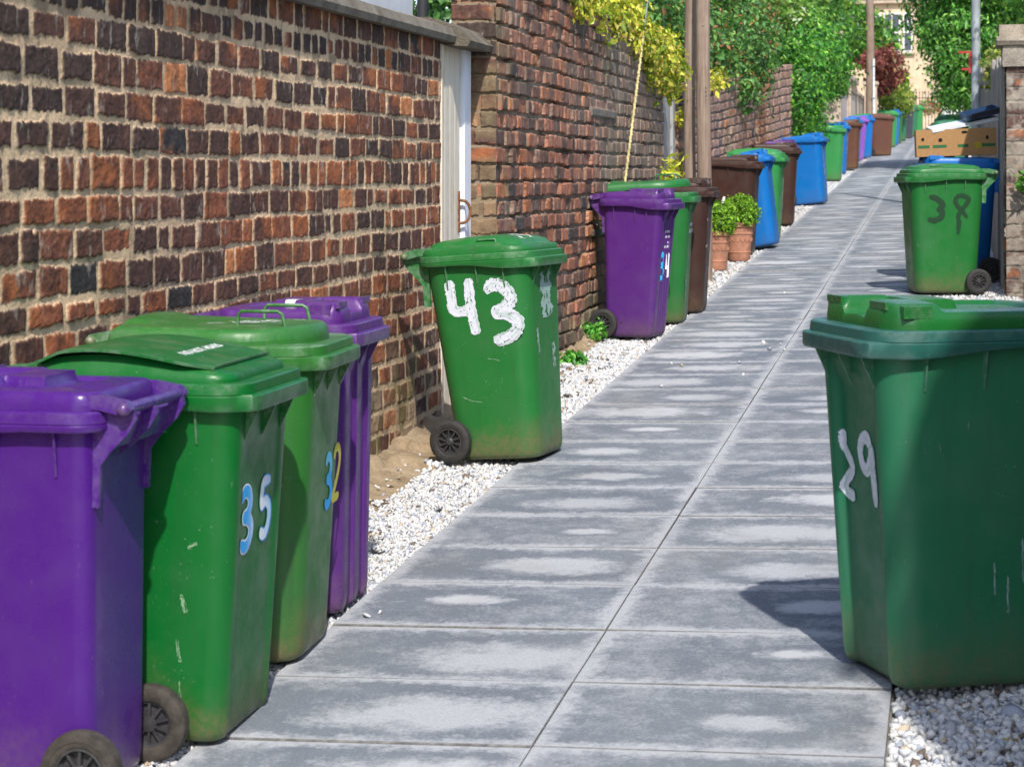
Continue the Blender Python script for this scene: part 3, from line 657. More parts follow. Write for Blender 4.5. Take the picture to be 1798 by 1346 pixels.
def back_mesh(m):
    """hinge brackets and their gussets"""
    b = MB(); xb = -m.a1 + m.cx(m.zr) - m.over + 0.006; zr = m.zr; xe = xb - 0.062
    for y in (-m.b1 * 0.80, m.b1 * 0.12, m.b1 * 0.80):
        wd = 0.007
        if abs(y) < m.b1 * 0.5: b.prism([(xb + 0.02, zr - 0.004), (xb - 0.02, zr - 0.004), (xe - 0.012, zr - 0.002), (xe - 0.016, zr - 0.02), (xe + 0.004, zr - 0.055), (xb - 0.012, zr - 0.10), (xb + 0.02, zr - 0.125)], y - wd, y + wd); continue
        b.prism([(xb + 0.05, zr - 0.004), (xb - 0.02, zr - 0.004), (xe - 0.012, zr - 0.002), (xe - 0.016, zr - 0.02), (xe + 0.004, zr - 0.055), (xb - 0.012, zr - 0.10), (xb + 0.014, zr - 0.135), (xb + 0.018, zr - 0.235), (xb + 0.05, zr - 0.235)], y - wd, y + wd)
    b.prism([(xb + 0.01, zr - 0.02), (xe + 0.022, zr - 0.022), (xe + 0.026, zr - 0.05), (xb - 0.008, zr - 0.095), (xb + 0.012, zr - 0.10)], -m.b1 * 0.79, m.b1 * 0.79)
    return b.mesh('hinge_bracket', sharp=30)
def bar_mesh(m):
    xb = -m.a1 + m.cx(m.zr) - m.over + 0.006; b = MB()
    b.tube([(xb - 0.056, -m.b1 * 0.86, m.zr + 0.006), (xb - 0.056, m.b1 * 0.86, m.zr + 0.006)], 0.0145, 14)
    return b.mesh('handle_bar', sharp=40)
def wheel_mesh(which):
    if which == 'tyre':
        pf = [(0.060, -0.020), (0.066, -0.024), (0.088, -0.025), (0.098, -0.019), (0.1005, -0.010), (0.1005, 0.010), (0.098, 0.019), (0.088, 0.025), (0.078, 0.0262), (0.077, 0.0245), (0.070, 0.0245), (0.066, 0.024), (0.060, 0.019)]
        return MB().lathe(pf, 40, Matrix.Rotation(R(-90), 4, 'X'), cap=False).mesh('wheel', sharp=35)
    b = MB(); M = Matrix.Rotation(R(-90), 4, 'X')
    b.lathe([(0.0, -0.020), (0.020, -0.018), (0.022, -0.006), (0.050, -0.006), (0.054, -0.016), (0.0605, -0.018), (0.0615, 0.020), (0.056, 0.021), (0.053, 0.012), (0.050, 0.002), (0.022, 0.002), (0.020, 0.016), (0.012, 0.024), (0.0, 0.025)], 36, M)
    for k in range(10):
        Mk = Matrix.Rotation(2 * math.pi * k / 10, 4, 'Y')
        b.box((0.012, 0.0, -0.0035), (0.055, 0.017, 0.0035), M=Mk); b.box((0.012, -0.016, -0.0035), (0.055, -0.004, 0.0035), M=Mk)
    return b.mesh('wheel_hub', sharp=35)
def pin_mesh():
    b = MB(); b.lathe([(0.0, -0.01), (0.016, -0.01), (0.017, 0.0), (0.0145, 0.008), (0.009, 0.0135), (0.0, 0.0155)], 18, Matrix.Rotation(R(-90), 4, 'X')); return b.mesh('hinge_pin', sharp=60)

def lid_mesh(m, style):
    """lid in its closed place; a height field over the collar with a skirt"""
    xc = m.cx(m.zr); ov = m.over - 0.014; A, B = m.a1 + ov, m.b1 + ov; r = m.r + ov * 0.8
    x0, x1 = xc - A, xc + A - 0.010
    if style == 'round': x1 = xc + A - 0.03
    if style == 'chute': x1 -= 0.022; B -= 0.016
    if style == 'notch': x1 -= 0.022; B -= 0.014
    nx_, ny_ = 92, 76
    gx = np.linspace(x0, x1, nx_); gy = np.linspace(-B, B, ny_); X, Y = np.meshgrid(gx, gy, indexing='ij')
    hx, hc = (x1 - x0) / 2, (x0 + x1) / 2
    if style == 'round':          # square at the hinge, a half round at the front
        cxr = x1 - B * 0.98; XX = (X - cxr) / (B * 0.98); k = X > cxr
        rad = np.sqrt(np.maximum(XX, 0) ** 2 + (Y / B) ** 2); s_ = np.where(k & (rad > 1), 1 / np.maximum(rad, 1e-6), 1.0)
        X = np.where(k, cxr + (X - cxr) * s_, X); Y = np.where(k, Y * s_, Y)
        sdf = np.where(X > cxr, (np.sqrt(np.maximum((X - cxr) / (B * 0.98), 0) ** 2 + (Y / B) ** 2) - 1) * B, np.abs(Y) - B); sdf = np.maximum(sdf, x0 - X)
    else:
        qx = np.abs(X - hc) - (hx - r); qy = np.abs(Y) - (B - r); cor = (qx > 0) & (qy > 0); L = np.sqrt(np.maximum(qx, 0) ** 2 + np.maximum(qy, 0) ** 2); f = np.where(cor & (L > r), r / np.maximum(L, 1e-6), 1.0)
        X = np.where(cor, hc + np.sign(X - hc) * ((hx - r) + qx * f), X); Y = np.where(cor, np.sign(Y) * ((B - r) + qy * f), Y)
        qx = np.abs(X - hc) - (hx - r); qy = np.abs(Y) - (B - r)
        sdf = np.minimum(np.maximum(qx, qy), 0) + np.sqrt(np.maximum(qx, 0) ** 2 + np.maximum(qy, 0) ** 2) - r
    e = np.maximum(-sdf, 0); yb = np.abs(Y) / B
    u = (X - x0) / (x1 - x0)                          # 0 hinge, 1 front
    def rnd(d, w, h): t = np.clip(d / w, 0, 1); return h * np.sqrt(1 - (1 - t) ** 2)
    def inside(a, b, c, d, w):   # soft rectangle
        return sst(a - w, a + w, X) * sst(b + w, b - w, X) * sst(c - w, c + w, Y) * sst(d + w, d - w, Y)
    if style == 'notch':
        z = 0.012 + rnd(e, 0.018, 0.030); z += 0.010 * (1 - yb ** 2) * sst(0, 0.3, u)
        z -= 0.012 * inside(x0 + 0.10, x1 - 0.20, -B + 0.09, B - 0.09, 0.008)
        hum = (inside(x1 - 0.15, x1 - 0.018, 0.085, B - 0.025, 0.014) + inside(x1 - 0.15, x1 - 0.018, -B + 0.025, -0.085, 0.014)); z += 0.020 * hum
        rec = inside(x1 - 0.125, x1 + 0.1, -0.075, 0.075, 0.010); z = z * (1 - rec) + rec * (0.020 + 0.006 * (1 - (Y / 0.075) ** 2))
        plate = inside(x1 - 0.26, x1 - 0.14, -0.10, 0.10, 0.006); z = np.maximum(z, plate * 0.068)
        for sg in (1, -1):
            side = inside(x1 - 0.115, x1 - 0.035, min(sg * (B - 0.012), sg * (B + 0.05)), max(sg * (B - 0.012), sg * (B + 0.05)), 0.004)
            z -= 0.0 * side
    elif style == 'round':
        z = 0.008 + rnd(e, 0.026, 0.034); z += 0.014 * (1 - yb ** 2) * (1 - 0.3 * u) + 0.007 * sst(0.75, 0.1, u) * (1 - 0.3 * yb ** 4) + 0.010 * sst(0.22, 0.10, u) * sst(0.0, 0.06, u) * sst(0.75, 0.6, yb)
        z += 0.0 * u
    elif style == 'chute':
        z = 0.006 + rnd(e, 0.010, 0.014); arch = np.sin(np.pi * np.clip(u, 0, 1) ** 0.72); z += arch * 0.046 * sst(0.0, 0.03, e)
    else:                          # 'ridge'
        z = 0.008 + rnd(e, 0.012, 0.018) + 0.024 * sst(0.030, 0.062, e) + 0.014 * (1 - yb ** 2) * np.sin(np.pi * np.clip(u, 0, 1)) + 0.006 * sst(0.075, 0.085, e)
        z += 0.012 * sst(0.0, 0.5, u) * sst(0.95, 0.6, u)
        z -= 0.010 * inside(x0 + 0.22, x1 - 0.2, -0.10, 0.10, 0.006)
    z = np.where(sdf > -1e-4, np.minimum(z, 0.012), z)
    Z = m.zr + 0.002 + z; nv = nx_ * ny_
    V = np.stack([X, Y, Z], -1).reshape(-1, 3); i = np.arange(nv).reshape(nx_, ny_)[:-1, :-1].ravel(); F = np.stack([i, i + ny_, i + ny_ + 1, i + 1], 1)
    idx = np.arange(nv).reshape(nx_, ny_); loop = np.concatenate([idx[:, 0], idx[-1, 1:], idx[-2::-1, -1], idx[0, -2:0:-1]])
    sk = V[loop].copy(); sk[:, 2] = m.zr - 0.002
    s = nv; ar = np.arange(len(loop)); nx2 = np.roll(ar, -1)
    F = np.concatenate([F, np.stack([loop, s + ar, s + nx2, loop[nx2]], 1)]); V = np.concatenate([V, sk])
    b = MB(); b.add(V, F.tolist())
    xb = -m.a1 + xc - m.over + 0.006; xe = xb - 0.056
    for sg in (1, -1):               # hinge arms
        y = sg * (m.b1 * 0.90)
        b.prism([(x0 + 0.10, m.zr + 0.004), (x0 + 0.10, m.zr + 0.040), (x0 - 0.005, m.zr + 0.038), (xe - 0.006, m.zr + 0.026), (xe - 0.02, m.zr + 0.006), (xe - 0.006, m.zr - 0.012), (x0 + 0.0, m.zr + 0.003)], y - 0.013, y + 0.013)
    if style == 'notch':
        for sg in (1, -1):           # little square tabs standing on the front shoulders
            y0, y1 = sorted((sg * (B - 0.03), sg * (B - 0.004)))
            b.box((x1 - 0.115, y0, m.zr + 0.030), (x1 - 0.035, y1, m.zr + 0.062))
            b.box((x1 - 0.018, sg * 0.145 - 0.05, m.zr + 0.05), (x1 - 0.008, sg * 0.145 + 0.05, m.zr + 0.070))
    if style == 'ridge':
        for sg in (1, -1):           # pull loops at the sides
            y = sg * (B - 0.045); b.tube([(x1 - 0.26, y, m.zr + 0.03), (x1 - 0.25, y, m.zr + 0.062), (x1 - 0.16, y, m.zr + 0.062), (x1 - 0.15, y, m.zr + 0.03)], 0.006, 8)
    me = b.mesh('lid', sharp=38)
    if style == 'chute':
        pass
    return me
def flap_mesh(m):
    xc = m.cx(m.zr); A, B = m.a1 + m.over - 0.01, m.b1 + m.over - 0.01; us = np.linspace(0.10, 0.86, 40); vs = np.linspace(-1, 1, 30); V = []
    for u in us:
        for v in vs:
            x = xc - A + u * 2 * A; wd = B - 0.012 - 0.03 * float(sst(0.7, 0.88, u)); y = v * wd
            if u > 0.875 - 1e-6: x -= 0.02 * max(0, abs(v) - 0.55) / 0.45
            z = m.zr + 0.027 + 0.046 * math.sin(math.pi * u ** 0.72) + 0.015 * float(sst(0.10, 0.22, u)) * float(sst(0.9, 0.3, u)) - 0.004 * abs(v) ** 6; V.append((x, y, z))
    n = 30; i = np.arange(40 * n).reshape(40, n)[:-1, :-1].ravel(); F = np.stack([i, i + n, i + n + 1, i + 1], 1)
    b = MB(); b.add(V, F.tolist()); me = b.mesh('lid_flap', sharp=40)
    bm = bmesh.new(); bm.from_mesh(me); bmesh.ops.solidify(bm, geom=bm.faces[:], thickness=0.007); bm.to_mesh(me); bm.free()
    me.polygons.foreach_set('use_smooth', np.ones(len(me.polygons), dtype=bool)); me.set_sharp_from_angle(angle=R(40)); return me
def wire_mesh(m, sg):
    x1 = m.cx(m.zr) + m.a1; y = sg * 0.145; z = m.zr + 0.04; pts = [(x1 - 0.25, y, z), (x1 - 0.247, y, z + 0.045), (x1 - 0.238, y, z + 0.055), (x1 - 0.125, y, z + 0.055), (x1 - 0.112, y, z + 0.047), (x1 - 0.10, y, z)]
    return MB().tube(pts, 0.0055, 8).mesh('lid_handle', sharp=60)

BIN_GROUP = 'wheelie bins standing along the lane'
BINS = {}
def make_bin(key, model, style, loc, rz, label, body, lid=None, tilt=(0, 0), scale=1.0, lift=0.0, lid_open=0.0, rim=None, dusty=False, bar=None, full=True):
    mname = [k for k, v in globals().items() if v is model][0]
    t = empty('wheelie_bin', (loc[0], loc[1], gz(loc[0], loc[1]) + lift), rz); t.rotation_euler = (R(tilt[1]), R(tilt[0]), R(rz)); t.rotation_mode = 'XYZ'
    t.matrix_basis = Matrix.Translation(t.location) @ Matrix.Rotation(R(rz), 4, 'Z') @ Matrix.Rotation(R(tilt[0]), 4, 'Y') @ Matrix.Rotation(R(tilt[1]), 4, 'X') @ Matrix.Diagonal((scale, scale, scale, 1))
    tag(t, label, 'wheelie bin', BIN_GROUP); lid = lid or body; rim = rim or body
    def part(name, kf, mat, parent, M=None):
        o = mobj(name, cached((mname, name) + kf[0], kf[1]), mat, parent)
        if M is not None: o.matrix_basis = M
        return o
    part('body', ((), lambda: body_mesh(model)), MAT[body], t); part('rim', ((), lambda: rim_mesh(model)), MAT[rim], t)
    part('hinge_bracket', ((), lambda: back_mesh(model)), MAT[body], t); part('handle_bar', ((), lambda: bar_mesh(model)), MAT[bar or body], t)
    xh = -model.a1 + model.cx(model.zr) - model.over + 0.006 - 0.056
    Ml = Matrix.Translation((xh, 0, model.zr)) @ Matrix.Rotation(R(-lid_open), 4, 'Y') @ Matrix.Translation((-xh, 0, -model.zr))
    ld = part('lid', ((style,), lambda: lid_mesh(model, style)), MAT[lid], t, Ml)
    if style == 'chute': part('flap', ((), lambda: flap_mesh(model)), MAT[lid], ld)
    if style == 'round':
        for sg in (1, -1): part('lid_handle', ((sg,), lambda: wire_mesh(model, sg)), MAT[lid], ld)
    ax = -model.a0 + model.cx(0) + 0.005; yw = model.b0 + 0.045
    for sg in (1, -1):
        w_ = part('wheel', (('tyre',), lambda: wheel_mesh('tyre')), MAT['tyre_dusty' if dusty else 'tyre'], t, Matrix.Translation((ax, sg * yw, 0.1)) @ Matrix.Rotation(0 if sg > 0 else math.pi, 4, 'Z') @ Matrix.Rotation(R(17 * sg), 4, 'Y'))
        part('hub', ((), lambda: wheel_mesh('hub')), MAT['hub'], w_)
        if full: part('hinge_pin', ((), lambda: pin_mesh()), MAT[body], t, Matrix.Translation((xh, sg * model.b1 * 0.97, model.zr + 0.006)) @ Matrix.Rotation(0 if sg > 0 else math.pi, 4, 'Z'))
    ax_b = MB().tube([(ax + 0.035, -yw, 0.1), (ax + 0.035, yw, 0.1)], 0.011, 10) if (mname, 'axle') not in _MC else None
    if ax_b: _MC[(mname, 'axle')] = ax_b.mesh('axle')
    mobj('axle', _MC[(mname, 'axle')], MAT['steel'], t)
    BINS[key] = (t, model, ld); return t

# painted and stuck-on numbers ------------------------------------------------------
DIG = {
 '4': [[(0.12, 1.0), (0.14, 0.72), (0.20, 0.44), (0.55, 0.42), (0.66, 0.45)], [(0.70, 1.02), (0.70, 0.6), (0.74, 0.3), (0.82, -0.02)]],
 '3': [[(0.08, 0.84), (0.30, 0.99), (0.62, 0.95), (0.78, 0.76), (0.62, 0.58), (0.36, 0.53), (0.70, 0.46), (0.92, 0.27), (0.74, 0.05), (0.40, 0.0), (0.10, 0.10)]],
 '43': [[(0.10, 0.86), (0.34, 0.98), (0.66, 0.90), (0.80, 0.72), (0.62, 0.58), (0.40, 0.50), (0.66, 0.46), (0.94, 0.34), (0.86, 0.16), (0.56, 0.04), (0.24, 0.03)]],
 '5': [[(0.88, 0.98), (0.22, 0.95), (0.16, 0.58), (0.50, 0.62), (0.82, 0.48), (0.86, 0.24), (0.62, 0.03), (0.30, 0.02), (0.08, 0.12)]],
 '2': [[(0.10, 0.95), (0.18, 1.0), (0.20, 0.80), (0.62, 0.55), (0.60, 0.40), (0.22, 0.22), (0.18, 0.05), (0.55, 0.0), (0.75, 0.03)]],
 '2b': [[(0.10, 0.80), (0.3, 0.98), (0.65, 0.98), (0.85, 0.78), (0.70, 0.5), (0.30, 0.2), (0.12, 0.03), (0.5, 0.02), (0.9, 0.03)]],
 '9': [[(0.70, 0.80), (0.50, 0.98), (0.25, 0.90), (0.15, 0.70), (0.28, 0.48), (0.52, 0.46), (0.70, 0.66), (0.72, 0.80), (0.76, 0.50), (0.80, 0.2), (0.84, -0.12)]],
 '8': [[(0.85, 0.05), (0.55, 0.35), (0.25, 0.62), (0.22, 0.86), (0.50, 1.0), (0.86, 0.90), (0.84, 0.72), (0.55, 0.42), (0.36, 0.16), (0.40, -0.15), (0.36, -0.62)]],
 '38': [[(0.16, 1.0), (0.56, 0.92), (0.86, 0.66), (0.70, 0.46), (0.84, 0.40), (0.80, 0.16), (0.50, 0.02), (0.10, 0.06)]],
}
def catmull(P, n=10):
    P = [np.array(p, dtype=float) for p in P]; P = [2 * P[0] - P[1]] + P + [2 * P[-1] - P[-2]]; out = []
    for i in range(1, len(P) - 2):
        for k in range(n):
            t = k / n; a, b, c, d = P[i - 1:i + 3]
            out.append(0.5 * ((2 * b) + (c - a) * t + (2 * a - 5 * b + 4 * c - d) * t * t + (3 * b - a - 3 * c + d) * t ** 3))
    out.append(P[-2]); return np.array(out)
def stroke(mb, fp, pts, wd, col, ragged=0.0, seed=0, off=0.0015, taper=0.5, flip=1, drybrush=0.0, layers=1):
    """a flat brush stroke laid on a bin's surface; fp(u, z, off) gives the point"""
    rg = random.Random(seed); P = catmull(pts, 22); n = len(P); m = 17
    T = np.gradient(P, axis=0); T /= np.maximum(np.linalg.norm(T, axis=1), 1e-9)[:, None]; Nn = np.stack([-T[:, 1], T[:, 0]], 1); V = []; cs = []
    for i in range(n):
        s_ = i / (n - 1); w0 = wd * (1 - taper * max(0, 1 - s_ / 0.08) ** 2 - taper * max(0, (s_ - 0.92) / 0.08) ** 2)
        ea, eb = 1 + ragged * (vnoise(i * 0.35, seed * 3.3, 1) - 0.5) + ragged * 0.3 * (rg.random() - 0.5), 1 + ragged * (vnoise(i * 0.35, seed * 5.1, 2) - 0.5) + ragged * 0.3 * (rg.random() - 0.5)
        for k in range(m):
            q = (k / (m - 1) * 2 - 1); q *= ea if q < 0 else eb; p = P[i] + Nn[i] * q * w0 / 2; V.append(fp(p[0] * flip, p[1], off + i * 0.000006)); cs.append(col(p[0], p[1], q, i) if callable(col) else col)
    F = []
    for i in range(n - 1):
        for k in range(m - 1):
            if drybrush and 0.6 * vnoise(i * 0.16 + seed * 7, k * 0.42, 3) + 0.4 * vnoise(i * 0.5 + seed * 3, k * 1.3, 5) < drybrush + 0.08: continue
            F.append((i * m + k, i * m + k + 1, (i + 1) * m + k + 1, (i + 1) * m + k))
    s0 = len(mb.v); mb.add(V, F); mb.c[s0:] = cs
MAT['paint'] = vcol('house_paint', 0.55, 0.15, 90, 0.10, 0.4)
def number(key, face, digs, u0, z0, dw, dh, gap, wd, col, name='house_number', ragged=0.35, mirror=1, off=0.0018, drybrush=0.0, slant=0.0, seed=1, label=None):
    t, m, ld = BINS[key]; mb = MB()
    for q, dg in enumerate(digs):
        for k, st in enumerate(DIG[dg]):
            pts = [(u0 + q * (dw + gap) + x * dw + slant * y, z0 + y * dh) for x, y in st]
            stroke(mb, lambda u, z, o: m.face_pt(face, u, z, o), pts, wd, col, ragged, seed + q * 5 + k, off + 0.0004 * k, 0.55, mirror, drybrush)
    o = mobj(name, mb.mesh(name, sharp=180, recalc=False), MAT['paint'], t)
    if label: o['label'] = label
    return o
def dashes(key, face, rows, col, name='lettering', mirror=1, seed=3):
    """small print too faint to read"""
    t, m, ld = BINS[key]; mb = MB(); rg = random.Random(seed)
    for (u0, u1, z, h) in rows:
        u = u0
        while u < u1:
            l = rg.uniform(0.4, 0.8) * h
            V = [m.face_pt(face, mirror * a, b, 0.0015) for a, b in ((u, z), (u + l, z), (u + l, z + h * rg.uniform(0.7, 1)), (u, z + h))]; mb.add(V, [(0, 1, 2, 3)], col); u += l + h * 0.25
    return mobj(name, mb.mesh(name, smooth=False, recalc=False), MAT['paint'], t)
def scuffs(key, face, spots, col, name='paint_smear', seed=1, mirror=1, size=0.02):
    t, m, ld = BINS[key]
    for i, (u, z, du, dz, wd) in enumerate(spots):
        mb = MB()
        stroke(mb, lambda a, b, o: m.face_pt(face, a, b, o), [(u, z), (u + du * .4, z + dz * .6), (u + du, z + dz)], wd, col, 0.9, seed + i, 0.0014 + 0.0003 * i, 0.9, mirror, 0.38); mobj(name, mb.mesh(name, sharp=180, recalc=False), MAT['paint'], t)
# ------------------------------------------------------------------ the bins of this lane, from the camera outwards
def brushed(a, b, sd):
    def f(u, z, q, i):
        k = float(sst(0.55, 0.85, vnoise(q * 4.5 + sd, i * 0.045 + sd, 4))) * 0.55; n = 0.88 + 0.2 * float(vnoise(q * 9, i * 0.2, 6)); return tuple((x * (1 - k) + y * k) * n for x, y in zip(a, b))
    return f
WHITE = brushed((0.62, 0.65, 0.73), (0.20, 0.36, 0.24), 3)
make_bin('p1', M140, 'notch', (-2.235, 4.78), 181, 'glossy purple bin with its handle bar turned to the path, nearest at the left edge', 'purple', dusty=True)
make_bin('g35', M240P, 'chute', (-2.115, 5.29), 1, 'bright green bin with arched flap lid and a blue and white 35', 'deepgreen')
make_bin('g32', M240, 'round', (-2.165, 6.02), 3, 'dull green bin with round fronted lid, two lid loops and a faded 32', 'olive', lift=0.005)
make_bin('p4', M140F, 'notch', (-2.15, 6.60), 1, 'purple bin with fluted front squeezed behind the green bin numbered 32', 'violet')
make_bin('g43', M240S, 'ridge', (-2.06, 9.42), -9, 'green bin leaning back with a big brush painted white 43 on its side', 'green', tilt=(-4.0, 0))
make_bin('p34', M140G, 'notch', (-2.115, 14.1), -8, 'slim purple bin with blue and white stickers reading 34', 'violet')
make_bin('g7', M240, 'round', (-2.17, 15.02), 2, 'green bin with two wire lid loops pressed against the slim purple 34 bin', 'green', lid_open=4)
make_bin('b8', M240, 'notch', (-2.11, 15.72), 1, 'brown bin showing a narrow front between a green bin and the potted shrubs', 'brown')
make_bin('b9', M240, 'notch', (-2.26, 21.25), -2, 'wide brown bin standing behind the two terracotta pots', 'brown')
make_bin('bl10', M240, 'notch', (-2.06, 22.0), -3, 'bright blue bin tilted back behind the brown bin by the pots', 'blue', tilt=(-10, -1.5))
make_bin('g11', M240, 'ridge', (-2.15, 23.1), -3, 'green bin with scribbled front half hidden behind a tilted blue bin', 'brightgreen')
make_bin('b12', M240, 'notch', (-2.19, 25.8), 2, 'brown bin in the middle of the row just before the large blue bin', 'brown')
make_bin('p12', M140, 'notch', (-2.24, 27.3), 2, 'purple bin showing only its lid over the brown bin before the large blue one', 'violet', full=False)
make_bin('bl13', M240, 'notch', (-2.04, 30.2), -6, 'large blue bin with white smears on its front edge standing below the ivy', 'blue', tilt=(-6, 0))
make_bin('g14', M240, 'round', (-2.24, 37.9), -1, 'pale green bin with rounded lid beneath the trailing ivy', 'brightgreen', full=False)
make_bin('bl15', M240, 'notch', (-2.3, 40.7), -4, 'blue bin just behind the pale green round lidded bin', 'blue', full=False)
make_bin('b16', M240, 'notch', (-2.17, 43.2), 0, 'brown bin between a blue bin and a cluster of thin blue ones', 'tan', full=False)
make_bin('bl17', M240, 'notch', (-2.32, 47.2), 0, 'blue bin just past the brown bin, left of the lilac one', 'blue', full=False)
make_bin('p18', M140, 'notch', (-2.15, 48.2), 0, 'lilac bin squeezed between two blue bins far up the lane', 'lilac', full=False)
make_bin('bl19', M240, 'notch', (-2.16, 50.0), 0, 'blue bin right beside the lilac bin, far up the lane', 'blue', full=False)
make_bin('g20', M240, 'ridge', (-2.07, 51.2), 0, 'sliver of a green bin left of the far lone brown bin', 'brightgreen', full=False)
make_bin('b21', M240, 'ridge', (-1.72, 51.0), 4, 'light brown bin standing out on the path below the far pole', 'tan', full=False)
make_bin('g22', M240, 'ridge', (-1.80, 58.2), 0, 'sliver of a green bin right of the light brown bin on the path', 'brightgreen', full=False)
make_bin('bl23', M240, 'notch', (-1.78, 60.0), 0, 'farthest blue bin beside the path', 'blue', full=False)
make_bin('g24', M240, 'ridge', (-1.74, 61.6), 0, 'green bin just past the farthest blue bin', 'green', full=False)
make_bin('g25', M240, 'ridge', (-1.66, 64.4), 0, 'dark green bin before the slate grey bin near the gate', 'teal', full=False)
make_bin('d26', M240, 'notch', (-1.52, 67.3), 0, 'slate grey bin third from the iron gate', 'slate', lid='slate', full=False)
make_bin('d27', M240, 'notch', (-1.42, 69.6), 0, 'dark bin between the slate grey bin and the vivid green one by the gate', 'teal', full=False)
make_bin('g28', M240, 'ridge', (-1.28, 71.6), 0, 'vivid green bin standing right beside the iron gate', 'brightgreen', full=False)
make_bin('t29', M240G, 'notch', (-0.01, 5.95), 206, 'dark teal bin with glossy green lid and white 29, close on the right', 'teal', lid='lidgreen', scale=1.035, rim='tealrim')
make_bin('g38', M240, 'ridge', (-0.085, 16.85), 193, 'green bin with a dark daubed 38 beside the brick gate pier', 'green')
make_bin('bl39', M240, 'notch', (0.03, 17.85), 189, 'dark blue bin carrying a cardboard box behind the green 38 bin', 'blue', full=False, scale=1.04)
make_bin('d40', M240, 'ridge', (-0.06, 37.8), 188, 'dark green bin seen above the white board, the nearer of two', 'teal', full=False)
make_bin('d41', M240, 'ridge', (-0.02, 45.0), 186, 'dark green bin below the hanging tree, the farther of two', 'teal', full=False)

# numbers, stickers and daubs
LB, LW = (0.02, 0.36, 0.80), (0.80, 0.84, 0.90)
def grad_lr(u0, u1):
    def f(u, z, q, i):
        t = min(1, max(0, (u - u0) / (u1 - u0))); t = t * t; return tuple(a + (b - a) * t for a, b in zip(LB, LW))
    return f
number('g35', 'front', ['3'], -0.150, 0.505, 0.105, 0.150, 0.02, 0.040, LW, 'sticker_digit', 0.02, off=0.0016)
number('g35', 'front', ['3'], -0.150, 0.505, 0.105, 0.150, 0.02, 0.031, grad_lr(-0.11, -0.02), 'sticker_digit', 0.02, off=0.0026)
number('g35', 'front', ['5'], 0.021, 0.510, 0.095, 0.150, 0.02, 0.038, LB, 'sticker_digit', 0.02, off=0.0016)
number('g35', 'front', ['5'], 0.015, 0.511, 0.095, 0.150, 0.02, 0.030, lambda u, z, q, i: tuple(a + (b - a) * min(1, max(0, 1 - (u - 0.03) / 0.11)) for a, b in zip((0.25, 0.55, 0.85), LW)), 'sticker_digit', 0.02, off=0.0026)
number('g32', 'front', ['3'], 0.015, 0.44, 0.09, 0.15, 0.02, 0.032, lambda u, z, q, i: LB if z < 0.54 else (0.1, 0.45, 0.7), 'sticker_digit', 0.02)
number('g32', 'front', ['2b'], 0.110, 0.445, 0.10, 0.16, 0.02, 0.028, (0.55, 0.50, 0.05), 'sticker_digit', 0.05)
scuffs('g32', 'right', [(0.13, 0.735, 0.075, -0.015, 0.014), (0.125, 0.70, 0.075, 0.004, 0.012), (0.175, 0.72, 0.02, -0.03, 0.035), (0.14, 0.745, 0.05, 0.005, 0.008)], (0.01, 0.22, 0.55), 'paint_smear', 9)
number('g43', 'right', ['4'], -0.140, 0.590, 0.165, 0.25, 0, 0.050, WHITE, ragged=0.25, drybrush=0.16, slant=0.0, seed=4)
number('g43', 'right', ['43'], 0.035, 0.550, 0.18, 0.265, 0, 0.060, WHITE, ragged=0.3, drybrush=0.17, seed=12)
scuffs('g43', 'front', [(0.0, 0.86, 0.02, -0.22, 0.13), (-0.13, 0.60, 0.01, -0.12, 0.022), (0.07, 0.52, 0.0, -0.12, 0.04)], (0.28, 0.40, 0.36), 'paint_smear', 31)
number('p34', 'front', ['3'], -0.125, 0.41, 0.10, 0.165, 0.01, 0.034, (0.03, 0.45, 0.82), 'sticker_digit', 0.02)
number('p34', 'front', ['4'], 0.015, 0.41, 0.10, 0.165, 0.01, 0.028, (0.82, 0.85, 0.92), 'sticker_digit', 0.02)
dashes('p34', 'front', [(-0.06, 0.06, 0.72, 0.018), (-0.04, 0.06, 0.685, 0.018), (0.01, 0.06, 0.645, 0.014), (-0.06, 0.07, 0.615, 0.018)], (0.62, 0.58, 0.72))
dashes('g7', 'front', [(-0.06, 0.12, 0.705, 0.028), (-0.10, 0.14, 0.655, 0.032)], (0.60, 0.68, 0.62), seed=5)
scuffs('g7', 'front', [(-0.16, 0.36, 0.01, -0.10, 0.06), (-0.15, 0.25, 0.02, -0.09, 0.05)], (0.45, 0.50, 0.47), 'paint_smear', 12)
dashes('b8', 'front', [(-0.20, -0.12, 0.70, 0.02), (-0.20, -0.08, 0.50, 0.02)], (0.60, 0.52, 0.42), seed=6)
scuffs('g11', 'front', [(0.12, 0.70, 0.03, -0.12, 0.03), (0.10, 0.58, 0.04, -0.12, 0.03), (0.14, 0.45, 0.02, -0.1, 0.03)], (0.6, 0.66, 0.6), 'paint_smear', 14)
scuffs('bl13', 'front', [(-0.06, 0.72, 0.0, -0.1, 0.02), (-0.03, 0.58, 0.01, -0.14, 0.04), (-0.02, 0.48, 0.0, -0.08, 0.05)], (0.55, 0.68, 0.82), 'paint_smear', 17)
number('t29', 'front', ['2'], -0.135, 0.480, 0.100, 0.160, 0, 0.034, WHITE, ragged=0.2, seed=21, drybrush=0.03, mirror=1)
number('t29', 'front', ['9'], -0.030, 0.490, 0.130, 0.165, 0, 0.036, WHITE, ragged=0.2, seed=25, drybrush=0.03, mirror=1)
number('g38', 'left', ['38'], -0.180, 0.580, 0.155, 0.19, 0, 0.046, (0.008, 0.040, 0.014), ragged=0.3, seed=31, mirror=-1)
number('g38', 'left', ['8'], 0.025, 0.590, 0.150, 0.190, 0, 0.036, (0.008, 0.040, 0.014), ragged=0.3, seed=35, mirror=-1)

